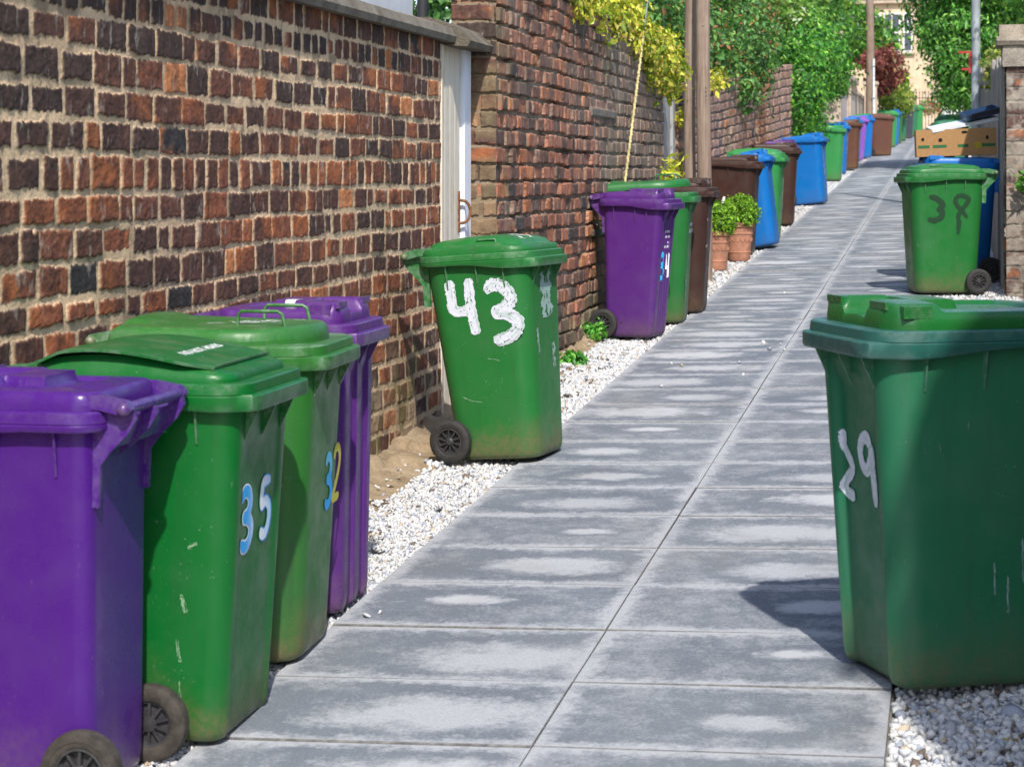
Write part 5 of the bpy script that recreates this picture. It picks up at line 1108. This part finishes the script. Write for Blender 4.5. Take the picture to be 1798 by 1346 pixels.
t = empty('plant_label', (-2.17, 19.55, gz(-2.2, 19.55) + 0.56)); tag(t, 'white stick label standing in the clipped shrub', 'plant label')
MB().box((-0.011, -0.0015, -0.04), (0.011, 0.0015, 0.13), M=Matrix.Rotation(R(20), 4, 'Y')).build('stick', plain('white_plastic', (0.78, 0.78, 0.76), 0.5), t, bevel=0.001)
# ------------------------------------------------------------------ right side: gate pier, timber boards, lamp post, box and junk
def pier():
    x0, x1, y0, y1, z0, z1 = 0.415, 0.98, 16.58, 17.02, gz(0.5, 16.5) - 0.1, 2.50
    cs = [z0 + 0.108 * k for k in range(20)]
    def pt(U, Z, H, col, mask):
        l = (sst(0.46, 0.60, fbm(U * 6, Z * 8, 91, 4)) * 0.62)[..., None]; lc = np.array((0.36, 0.33, 0.27)) * (0.35 + 1.2 * fbm(U * 16, Z * 16, 92, 4))[..., None]
        return H + 0.006 * l[..., 0], col * (1 - l) + lc * l
    U, Z, H, cl = brick_face(x0, x1, z0, z1, 0.006, 0.006, cs, [(0.10, 0.055, 0.045), (0.14, 0.085, 0.07), (0.10, 0.085, 0.075)], (0.15, 0.13, 0.11), 9, smear=0.1, rough=0.8, tonef=lambda U, Z: 0.4 + 0 * U, patches=pt, relief=0.006, blen=0.3, joint=0.012)
    o = tag(mobj('gate_pier', relief_mesh('gate_pier', U, Z, H, cl, face_y(y0), y1 - y0), MAT['brick']), 'mottled brick gate pier with moulded stone cap at the right edge', 'gate pier')
    U, Z, H, cl = brick_face(y0, y1, z0, z1, 0.008, 0.008, cs, [(0.10, 0.055, 0.045), (0.14, 0.085, 0.07)], (0.15, 0.13, 0.11), 10, smear=0.1, tonef=lambda U, Z: 0.4 + 0 * U, patches=pt)
    mobj('side_face', relief_mesh('side_face', U, Z, H, cl, lambda u, z, h: (x0 - 0.004 - h, u, z)), MAT['brick'], o)
    def slab(poly, nm, c): # blocks run along x: build along y then turn
        a = rough_block((poly, 0.0, 0.75), nm, MAT['stone'], o, 0.005, 18, 12, 0.03, c); a.matrix_basis = Matrix.Translation((x0, y0, 0)) @ Matrix.Rotation(R(-90), 4, 'Z'); return a
    a = slab([(-0.46, 2.50), (0.03, 2.50), (0.03, 2.665), (-0.46, 2.665)], 'cap_block', (0.26, 0.23, 0.19)); a.location.x -= 0.03
    a = slab([(-0.50, 2.668), (0.055, 2.668), (0.075, 2.70), (0.055, 2.735), (-0.50, 2.735)], 'cap_moulding', (0.30, 0.255, 0.20)); a.location.x -= 0.075
    for k, (a0, a1) in enumerate(((0.0, 0.36), (0.37, 0.75))):
        b = rough_block(([(-0.46, 2.738), (0.02, 2.738), (0.01, 2.83), (-0.46, 2.84)], a0, a1), 'cap_stone', MAT['stone'], o, 0.007, 18, 14 + k, 0.03, (0.29, 0.245, 0.19)); b.matrix_basis = Matrix.Translation((x0 - 0.055, y0, 0)) @ Matrix.Rotation(R(-90), 4, 'Z')
pier()
oldwood = paint_mat('silvered_timber', (0.34, 0.31, 0.28), (0.20, 0.175, 0.155), 0.05)
def boards():
    t = empty('timber_fence', (0.45, 17.1, gz(.45, 17))); tag(t, 'old silvery grey upright timber boards beyond the gate pier', 'fence'); o = Vector(t.location); rg = random.Random(4); b = MB(); y = 17.12; k = 0
    while y < 34:
        w_ = rg.uniform(0.16, 0.24) if y > 18 else 0.30; g = gz(.45, y); top = g + (1.82 if y < 17.3 else 1.86 + rg.uniform(-.06, .05)); dx = rg.uniform(-0.012, 0.012) 
        b.box(tuple(Vector((0.395 + dx, y, g - .02)) - o), tuple(Vector((0.427 + dx, y + w_, top)) - o)); y += w_ + rg.uniform(0.004, 0.014); k += 1
    b.build('boards', oldwood, t, smooth=False); b = MB()
    for zz in (0.4, 1.5):
        V = [(0.40, 17.1, gz(.45, 17.1) + zz), (0.455, 17.1, gz(.45, 17.1) + zz), (0.455, 34, gz(.45, 34) + zz), (0.40, 34, gz(.45, 34) + zz)]; V = V + [(x, y, z + 0.09) for x, y, z in V]
        b.add([tuple(Vector(p) - o) for p in V], [(0, 3, 2, 1), (4, 5, 6, 7), (0, 1, 5, 4), (1, 2, 6, 5), (2, 3, 7, 6), (3, 0, 4, 7)])
    b.build('rail', oldwood, t, smooth=False)
boards()
def lamp():
    x, y = 0.295, 27.0; t = empty('lamp_post', (x, y, gz(x, y))); tag(t, 'grey galvanised lamp post rising past the leaning tree', 'lamp post'); m = plain('dull_grey_paint', (0.33, 0.37, 0.40), 0.55, 0.1, 0.25, 5, 0.1)
    b = MB(); b.lathe([(0.085, -0.1), (0.085, 0.55), (0.058, 0.62), (0.058, 2.0), (0.056, 4.6), (0.045, 7.0)], 24); b.build('column', m, t)
    b = MB(); b.tube([(0, 0, 6.98), (-0.15, 0, 7.15), (-0.6, 0, 7.2)], 0.022, 10); b.build('arm', m, t); b = MB(); b.box((-1.1, -0.1, 7.15), (-0.55, 0.1, 7.26)); b.build('lantern', m, t, bevel=0.03)
    b = MB(); b.box((-0.058, -0.006, 1.2), (-0.058 + 0.004, 0.006, 1.23)); 
    t2 = empty('bracket', (x - 0.062, y - 0.02, gz(x, y))); tag(t2, 'red metal bracket clipped to the grey lamp post', 'bracket'); b = MB()
    b.box((-0.028, -0.012, 1.80), (0.0, 0.012, 2.09)); b.box((-0.16, -0.010, 2.055), (-0.0285, 0.010, 2.085)); b.box((-0.12, -0.010, 1.84), (-0.0285, 0.010, 1.868)); b.box((-0.0, -0.05, 1.90), (0.012, 0.06, 1.93)); b.box((-0.0, -0.05, 2.01), (0.012, 0.06, 2.04))
    b.build('frame', plain('red_paint', (0.42, 0.022, 0.03), 0.5), t2, bevel=0.004)
lamp()
def cardboard():
    zb = gz(0.03, 17.85) + 1.058; t = empty('cardboard_box', (0.025, 17.80, zb), 14.5); t.rotation_euler = (R(0), R(-2.0), R(3)); tag(t, 'brown fruit box with green stripes and hand holes on the blue bin', 'cardboard box')
    kraft = (0.36, 0.20, 0.085); m = vcol('kraft_cardboard', 0.9, 0.15, 60, 0.14); L, W_, H = 0.66, 0.40, 0.225; th = 0.006; b = MB()
    hl, hw = L / 2, W_ / 2
    b.box((-hl, -hw, 0), (hl, hw, th), kraft)
    for (lo, hi) in (((-hl, -hw, th), (hl, -hw + th, H)), ((-hl, hw - th, th), (hl, hw, H)), ((-hl, -hw + th, th), (-hl + th, hw - th, H)), ((hl - th, -hw + th, th), (hl, hw - th, H))): b.box(lo, hi, kraft)
    b.build('carton', m, t, smooth=False); b = MB(); gr = (0.03, 0.13, 0.05); yl = (0.38, 0.28, 0.035); yf = -hw - 0.0012
    def rect(x0, x1, z0, z1, c): MB().add([(x0, yf, z0), (x1, yf, z0), (x1, yf, z1), (x0, yf, z1)], [(0, 1, 2, 3)], c).build('printed_stripe', m, t, smooth=False, recalc=False)
    rect(-hl + 0.135, -hl + 0.25, 0.07, 0.095, gr); rect(-hl + 0.34, -hl + 0.43, 0.07, 0.095, gr); rect(-hl + 0.50, hl - 0.01, 0.07, 0.095, gr); rect(-hl + 0.015, -hl + 0.11, 0.07, 0.095, gr); n = 14
    b.add([(hl - 0.155 + 0.035 * math.cos(2 * math.pi * k / n), yf - 0.0006, 0.085 + 0.032 * math.sin(2 * math.pi * k / n)) for k in range(n)], [tuple(range(n))], yl)
    b.build('printed_emblem', m, t, smooth=False, recalc=False); b = MB(); dk = (0.012, 0.009, 0.006)
    for (cx, cz, rx, rz) in ((-hl + 0.055, 0.145, 0.013, 0.015), (-hl + 0.20, 0.135, 0.017, 0.017), (hl - 0.075, 0.145, 0.012, 0.018), (0.07, 0.195, 0.026, 0.012)):
        b.add([(cx + rx * math.cos(2 * math.pi * k / n), yf - 0.0002, cz + rz * math.sin(2 * math.pi * k / n)) for k in range(n)], [tuple(range(n))], dk)
    b.build('hole_shade', m, t, smooth=False, recalc=False)  # flat dark discs, the shade inside the holes put into the colour
    z1 = zb + H
    t = empty('polystyrene_board', (0.10, 17.80, z1 + 0.035)); t.rotation_euler = (R(5), R(-11), R(8)); tag(t, 'slanting white polystyrene board lying in the fruit box', 'packaging'); b = MB(); b.box((-0.30, -0.18, 0), (0.26, 0.18, 0.032)); b.build('board', plain('white_polystyrene', (0.66, 0.69, 0.74), 0.8, var=0.1, bmp=0.3, bscale=200), t, bevel=0.004)
    t = empty('plastic_tray', (0.235, 17.78, z1 + 0.115)); t.rotation_euler = (R(6), R(-14), R(8)); tag(t, 'dark blue plastic tray tipped on top of the white board', 'tray'); b = MB(); b.box((-0.15, -0.18, 0), (0.15, 0.18, 0.012)); b.box((-0.15, -0.18, 0.012), (0.15, -0.168, 0.05)); b.box((-0.15, 0.168, 0.012), (0.15, 0.18, 0.05)); b.box((0.138, -0.168, 0.012), (0.15, 0.168, 0.05)); b.box((-0.15, -0.168, 0.012), (-0.138, 0.168, 0.05)); b.build('tray', plain('navy_plastic', (0.02, 0.05, 0.12), 0.35), t, bevel=0.003)
    b = MB(); b.box((-0.13, -0.1815, 0.010), (0.145, -0.1805, 0.046)); b.build('dark_slot', plain('black_plastic', (0.012, 0.014, 0.02), 0.4), t, smooth=False)
    t = empty('leaflet', (0.10, 17.70, z1 - 0.012)); t.rotation_euler = (R(70), 0, R(8)); tag(t, 'scrap of lime yellow paper poking out of the fruit box', 'paper'); b = MB(); b.box((-0.035, 0, 0), (0.035, 0.06, 0.001)); b.build('sheet', plain('lime_paper', (0.50, 0.55, 0.08), 0.7), t, smooth=False)
cardboard()

# ------------------------------------------------------------------ sheds and buildings
def slates(name, c, sx=0.3, sz=0.22):
    m, t, b = newmat(name); p = pos(t); br = N(t, 'ShaderNodeTexBrick'); br.inputs['Scale'].default_value = 1.0; br.inputs['Brick Width'].default_value = sx; br.inputs['Row Height'].default_value = sz; br.inputs['Mortar Size'].default_value = 0.008
    br.inputs['Color1'].default_value = (*c, 1); br.inputs['Color2'].default_value = (*(q * 0.75 for q in c), 1); br.inputs['Mortar'].default_value = (*(q * 0.4 for q in c), 1); t.links.new(p, br.inputs['Vector'])
    c2_ = mix(t, mapr(t, noise(t, 5, 5, 0.7, p), 0.35, 0.7, 0, 0.5), br.outputs[0], tuple(q * 1.2 for q in c)); t.links.new(c2_, b.inputs['Base Color']); b.inputs['Roughness'].default_value = 0.75; return m
render_white = plain('white_boarding', (0.72, 0.74, 0.78), 0.7, var=0.08, scale=4); felt = plain('blue_grey_felt', (0.27, 0.33, 0.39), 0.8, var=0.15, scale=8)
def shed1():
    t = empty('shed', (-5, 9, 0.2)); tag(t, 'white boarded shed showing just above the stone coping', 'shed'); b = MB(); b.box((-1.8, -3.6, 0), (1.75, 3.22, 3.7)); b.build('wall', render_white, t, smooth=False)
    b = MB(); b.prism([(-1.95, 3.701), (1.95, 3.701), (0, 4.6)], -3.8, 3.4); b.build('roof', slates('shed_slates', (0.16, 0.17, 0.19)), t, smooth=False)
    b = MB(); b.tube([(1.80, 3.27, 0), (1.80, 3.27, 3.7)], 0.035, 12); b.build('downpipe', plain('black_downpipe', (0.03, 0.03, 0.034), 0.5), t)
shed1()
def shed2():
    t = empty('shed', (-4.1, 13.6, 0.4)); tag(t, 'low shed with flat blue grey felt roof behind the gap in the walls', 'shed'); b = MB(); b.box((-0.95, -0.9, 0), (0.95, 0.9, 1.95)); b.build('wall', plain('creosoted_boards', (0.10, 0.075, 0.055), 0.85), t, smooth=False)
    b = MB(); V = [(-1.1, -1.1, 2.03), (1.1, -1.1, 2.03), (1.1, 1.1, 2.25), (-1.1, 1.1, 2.25)]; b.add(V + [(x, y, z + 0.05) for x, y, z in V], [(0, 3, 2, 1), (4, 5, 6, 7), (0, 1, 5, 4), (1, 2, 6, 5), (2, 3, 7, 6), (3, 0, 4, 7)]); b.build('roof', felt, t, smooth=False)
shed2()
harl = plain('pale_render', (0.52, 0.43, 0.35), 0.9, var=0.16, scale=3, bmp=0.3, bscale=30); stone_p = plain('pale_sandstone', (0.50, 0.40, 0.31), 0.9, var=0.2, scale=5, bmp=0.3, bscale=30)
def garage(y0, y1, x1, h, label, door_):
    g = gz(-2.5, y0); t = empty('garage', (x1, y0, g)); tag(t, label, 'garage', 'pale rendered garages beyond the ivy'); L = y1 - y0
    b = MB(); b.box((-3.0, 0, -0.3), (0, L, h)); b.build('wall', harl, t, smooth=False); b = MB(); b.box((-3.1, -0.08, h + 0.001), (0.09, L + 0.08, h + 0.12)); b.build('coping', stone_p, t, bevel=0.01)
    for p0, p1 in ((L * 0.30, L * 0.30 + 0.22), (L - 0.3, L - 0.08)): b = MB(); b.box((0.001, p0, 0), (0.05, p1, h - 0.02)); b.build('pier', stone_p, t, bevel=0.01)
    b = MB(); b.box((0.0015, L * 0.30 + 0.223, 0), (0.022, L - 0.303, h - 0.28)); b.build('door', plain(door_[0], door_[1], 0.6), t, smooth=False); b = MB(); b.box((0.0015, L * 0.30 + 0.223, h - 0.278), (0.07, L - 0.303, h - 0.1)); b.build('lintel', plain('brown_lintel', (0.26, 0.19, 0.15), 0.8), t, smooth=False)
garage(43.2, 48.6, -2.42, 2.05, 'pale pink rendered garage just past the ivy', ('pinkish_door', (0.50, 0.41, 0.37)))
garage(48.9, 53.8, -2.46, 1.95, 'cream rendered garage left of the far telegraph pole', ('cream_door', (0.50, 0.43, 0.36)))
def small_wall(y0, y1, x0, x1, h, label, m, cap=True, name='garden_wall', cat='wall'):
    g = gz(-2.3, y0); t = empty(name, ((x0 + x1) / 2, y0, g)); tag(t, label, cat); hx = (x1 - x0) / 2
    b = MB(); b.box((-hx, 0, -0.3), (hx, y1 - y0, h)); b.build('shaft' if cat != 'wall' else 'masonry', m, t, smooth=False)
    if cap: b = MB(); b.box((-hx - 0.05, -0.05, h + 0.001), (hx + 0.05, y1 - y0 + 0.05, h + 0.10)); b.build('cap', stone_p, t, bevel=0.015)
small_wall(54.3, 70.5, -2.75, -2.45, 1.5, 'low pale garden wall running up to the iron gate', harl)
small_wall(55.6, 56.0, -2.30, -1.98, 1.75, 'square pale stone gatepost below the red leaved shrub', stone_p, True, 'gatepost', 'gatepost')
small_wall(63.0, 63.4, -1.98, -1.66, 1.7, 'square pale stone gatepost just before the iron gate', stone_p, True, 'gatepost', 'gatepost')
small_wall(42.2, 42.6, -2.62, -2.22, 2.75, 'stone pier standing out of the foliage above the blue bins', stone_p, True, 'gatepost', 'gatepost')
def gate():
    y = 73.3; t = empty('iron_gate', (-0.6, y, gz(-.6, y))); tag(t, 'brown iron railing gate closing off the far end of the lane', 'gate'); m = plain('rusty_brown_iron', (0.13, 0.085, 0.065), 0.7); b = MB(); x = -0.95
    while x < 0.96:
        b.tube([(x, 0, 0.05), (x, 0, 1.42)], 0.014, 6); b.lathe([(0.022, 1.42), (0.0, 1.50)], 6, Matrix.Translation((x, 0, 0)), cap=False); x += 0.105
    b.build('bars', m, t); b = MB(); b.box((-0.97, -0.02, 0.12), (0.97, 0.02, 0.155)); b.box((-0.97, -0.02, 1.22), (0.97, 0.02, 1.255)); b.build('rail', m, t, smooth=False)
    for x in (-1.02, 1.02): b = MB(); b.box((x - 0.05, -0.05, -0.1), (x + 0.05, 0.05, 1.55)); b.build('post', m, t, bevel=0.01)
    plant('flower_tub', 'tub of red and white flowers behind the iron gate', 'flowers', [((-0.75, 75.5, gz(-.7, 75) + 0.95), (0.4, 0.3, 0.25)), ((-0.1, 75.8, gz(0, 75) + 1.25), (0.35, 0.3, 0.3))], 70, 20, 0.10, 0.10, [(0.45, 0.05, 0.06), (0.65, 0.6, 0.6), (0.12, 0.25, 0.05), (0.2, 0.3, 0.06), (0.42, 0.2, 0.06)], (2, 1.5, 4, 3, 1), 88, (-0.5, 75.6, gz(-.5, 75)), 0.04, kind_parts=('flowers', 'stem'))
gate()
def house():
    y = 86.0; g = gz(0, 80); t = empty('house', (-1.5, y, g)); tag(t, 'cream stone house with slate roof closing the view up the lane', 'house'); fac = plain('cream_sandstone', (0.60, 0.47, 0.32), 0.85, var=0.15, scale=2.5, bmp=0.2, bscale=20); eav = 5.28
    b = MB(); b.box((-9, 0, -0.5), (9, 8, eav)); b.build('wall', fac, t, smooth=False); b = MB(); b.box((-9.2, -0.22, eav + .001), (9.2, 0.3, eav + 0.22)); b.build('cornice', stone_p, t, bevel=0.03)
    b = MB(); b.add([(-9.3, -0.3, eav + 0.222), (9.3, -0.3, eav + 0.222), (9.3, 4, eav + 3.4), (-9.3, 4, eav + 3.4), (-9.3, 8.3, eav + 0.222), (9.3, 8.3, eav + 0.222)], [(0, 1, 2, 3), (3, 2, 5, 4), (0, 3, 4), (1, 5, 2)]); b.build('roof', slates('roof_slates', (0.15, 0.135, 0.13)), t, smooth=False)
    b = MB(); b.box((0.6, 0.6, eav + 0.6), (1.9, 2.2, eav + 2.2)); b.build('dormer', plain('white_dormer', (0.74, 0.76, 0.80), 0.7), t, smooth=False)
    wf = plain('white_sash', (0.72, 0.70, 0.66), 0.6); gl = bpy.data.materials.new('window_glass'); gl.use_nodes = True; q = gl.node_tree.nodes['Principled BSDF']; q.inputs['Base Color'].default_value = (0.05, 0.065, 0.09, 1); q.inputs['Roughness'].default_value = 0.08
    def window(x0, x1, z0, z1, sill=True):
        w_ = MB(); fr = 0.07; w_.box((x0 - fr, -0.06, z0 - fr), (x0, 0.02, z1 + fr)); w_.box((x1, -0.06, z0 - fr), (x1 + fr, 0.02, z1 + fr)); w_.box((x0, -0.06, z1), (x1, 0.02, z1 + fr)); w_.box((x0, -0.06, z0 - fr), (x1, 0.02, z0)); zm = (z0 + z1) / 2; w_.box((x0, -0.05, zm - 0.03), (x1, 0.01, zm + 0.03)); xm = (x0 + x1) / 2; w_.box((xm - 0.02, -0.045, zm + 0.03), (xm + 0.02, 0.01, z1)); f = w_.build('window', wf, t, smooth=False)
        p = MB(); p.box((x0 + .001, -0.025, z0 + .001), (x1 - .001, -0.015, z1 - .001)); p.build('pane', gl, f, smooth=False)
        if sill: s = MB(); s.box((x0 - 0.15, -0.14, z0 - fr - 0.1), (x1 + 0.15, -0.001, z0 - fr - 0.001)); s.build('sill', stone_p, f, bevel=0.01)
    window(-1.22, -0.66, 3.35, 4.85); window(-1.72, -1.45, 3.35, 4.85); window(-0.43, -0.16, 3.35, 4.85); window(2.6, 3.6, 3.35, 4.85); window(-5.4, -4.4, 3.35, 4.85); window(1.9, 2.5, 0.9, 2.3)
    b = MB(); b.box((1.05, -0.05, 0), (1.75, 0.02, 2.2)); b.build('door', plain('white_door', (0.72, 0.74, 0.76), 0.5), t, bevel=0.01)
house()
def shade_gable_and_wall():
    # unseen gable, added and shaped to shade the near right corner; then a garden wall
    t = empty('shade_gable', (0.70, 3.42, gz(1, 3))); tag(t, 'unseen brick gable added beside the camera to shade the right of the lane', 'added shade caster'); m, tt, b_ = newmat('plain_brick'); p = pos(tt); br = N(tt, 'ShaderNodeTexBrick'); br.inputs['Scale'].default_value = 1.0; br.inputs['Brick Width'].default_value = 0.24; br.inputs['Row Height'].default_value = 0.1; br.inputs['Mortar Size'].default_value = 0.012
    br.inputs['Color1'].default_value = (0.12, 0.055, 0.04, 1); br.inputs['Color2'].default_value = (0.07, 0.04, 0.035, 1); br.inputs['Mortar'].default_value = (0.35, 0.28, 0.2, 1); sw = N(tt, 'ShaderNodeCombineXYZ'); s = sepxyz(tt, p); tt.links.new(mth(tt, 'ADD', s[0], s[1]), sw.inputs[0]); tt.links.new(s[2], sw.inputs[1]); tt.links.new(sw.outputs[0], br.inputs['Vector']); tt.links.new(br.outputs[0], b_.inputs['Base Color']); b_.inputs['Roughness'].default_value = 0.9
    b = MB(); b.prism([(0, -0.3), (0, 3.3), (1.7, 6.3), (3.4, 3.3), (3.4, -0.3)], -0.4, 0.0); b.build('masonry', m, t, smooth=False); b = MB(); b.prism([(-0.06, 3.3), (1.7, 6.36), (3.46, 3.3), (3.46, 3.4), (1.7, 6.46), (-0.06, 3.4)], -0.45, 0.05); b.build('coping', stone_p, t, smooth=False)
    t2 = empty('brick_wall', (1.02, 3.44, 0)); tag(t2, 'plain brick garden wall along the right of the lane', 'wall'); b = MB(); V = []
    for y in (0.0, 13.0):
        for x in (0, 0.23): 
            for z in (-0.2, 1.7): V.append((x, y, gz(1, 3.44 + y) + z))
    b.add(V, [(0, 1, 3, 2), (4, 6, 7, 5), (0, 4, 5, 1), (2, 3, 7, 6), (1, 5, 7, 3), (0, 2, 6, 4)]); b.build('masonry', m, t2, smooth=False)
shade_gable_and_wall()
# lettering on the flap of the near green bin
def lid_text():
    t, m, ld = BINS['g35']; cu = bpy.data.curves.new('lettering', 'FONT'); cu.body = 'NO HOT ASHES'; cu.size = 0.042; cu.align_x = 'CENTER'; cu.extrude = 0.0005
    o = bpy.data.objects.new('tmp', cu); C.objects.link(o); me = bpy.data.meshes.new_from_object(o.evaluated_get(bpy.context.evaluated_depsgraph_get())); bpy.data.objects.remove(o)
    flap = [c for c in ld.children if c.name.startswith('flap')][0]; n = len(me.vertices); co = np.zeros(n * 3); me.vertices.foreach_get('co', co); co = co.reshape(-1, 3)
    A = m.a1 + m.over - 0.01; xx = m.a1 * 0.42 - co[:, 1]; yy = co[:, 0]; u = np.clip((xx + A) / (2 * A), 0, 1)
    z = m.zr + 0.027 + 0.046 * np.sin(np.pi * u ** 0.72) + 0.015 * sst(0.10, 0.22, u) * sst(0.9, 0.3, u) + 0.0015 + co[:, 2]
    me.vertices.foreach_set('co', np.stack([xx, yy, z], 1).astype(np.float32).ravel()); me.update(); mobj('lettering', me, plain('white_print', (0.66, 0.70, 0.68), 0.6, var=0.3, scale=90), flap)
lid_text()

# fallen leaves and litter
def litter():
    rg = np.random.default_rng(77)
    for i, (x, y, c, lab) in enumerate(((0.05, 5.02, (0.55, 0.45, 0.08), 'small yellow leaf lying on the white chippings, nearer of two'), (0.14, 5.32, (0.60, 0.50, 0.12), 'small yellow leaf on the chippings nearer the teal bin'), (0.165, 5.31, (0.30, 0.20, 0.09), 'small brown leaf beside the yellow one on the chippings'))):
        z = gz(x, y) - 0.004; o = leaves('fallen_leaf', np.array([[0.0, 0, 0.006]]), np.array([[0.1, -0.2, 1.0]]), 0.03, np.array([c]), None, i, spread=0.15, aspect=0.7); o.location = (x, y, z); tag(o, lab, 'leaf', 'leaves fallen on the chippings')
    n = 420; y = rg.uniform(4.4, 20, n); x = np.where(rg.random(n) < 0.6, rg.uniform(-2.42, -2.0, n), rg.uniform(-2.36, -2.24, n)); k = rg.random(n) < 0.25; x[k] = rg.uniform(-0.14, 0.6, k.sum()); y[k] = rg.uniform(4.4, 7.5, k.sum())
    z = np.where(x < -2.2, bank_z(x, y, -2.2) + 0.008, gz(x, y) - 0.008); P = np.stack([x, y, z], 1); Nr = np.tile((0.0, 0.0, 1.0), (n, 1))
    o = leaves('leaf_litter', P, Nr, 0.020, palette(rg, n, [(0.14, 0.085, 0.04), (0.22, 0.15, 0.06), (0.10, 0.07, 0.045), (0.26, 0.22, 0.08)], (4, 3, 3, 1)), None, 5, spread=0.35, aspect=0.4, droop=0); tag(o, 'scattered dead leaves and crumbs along the gravel edges', 'litter', kind='stuff')
litter()
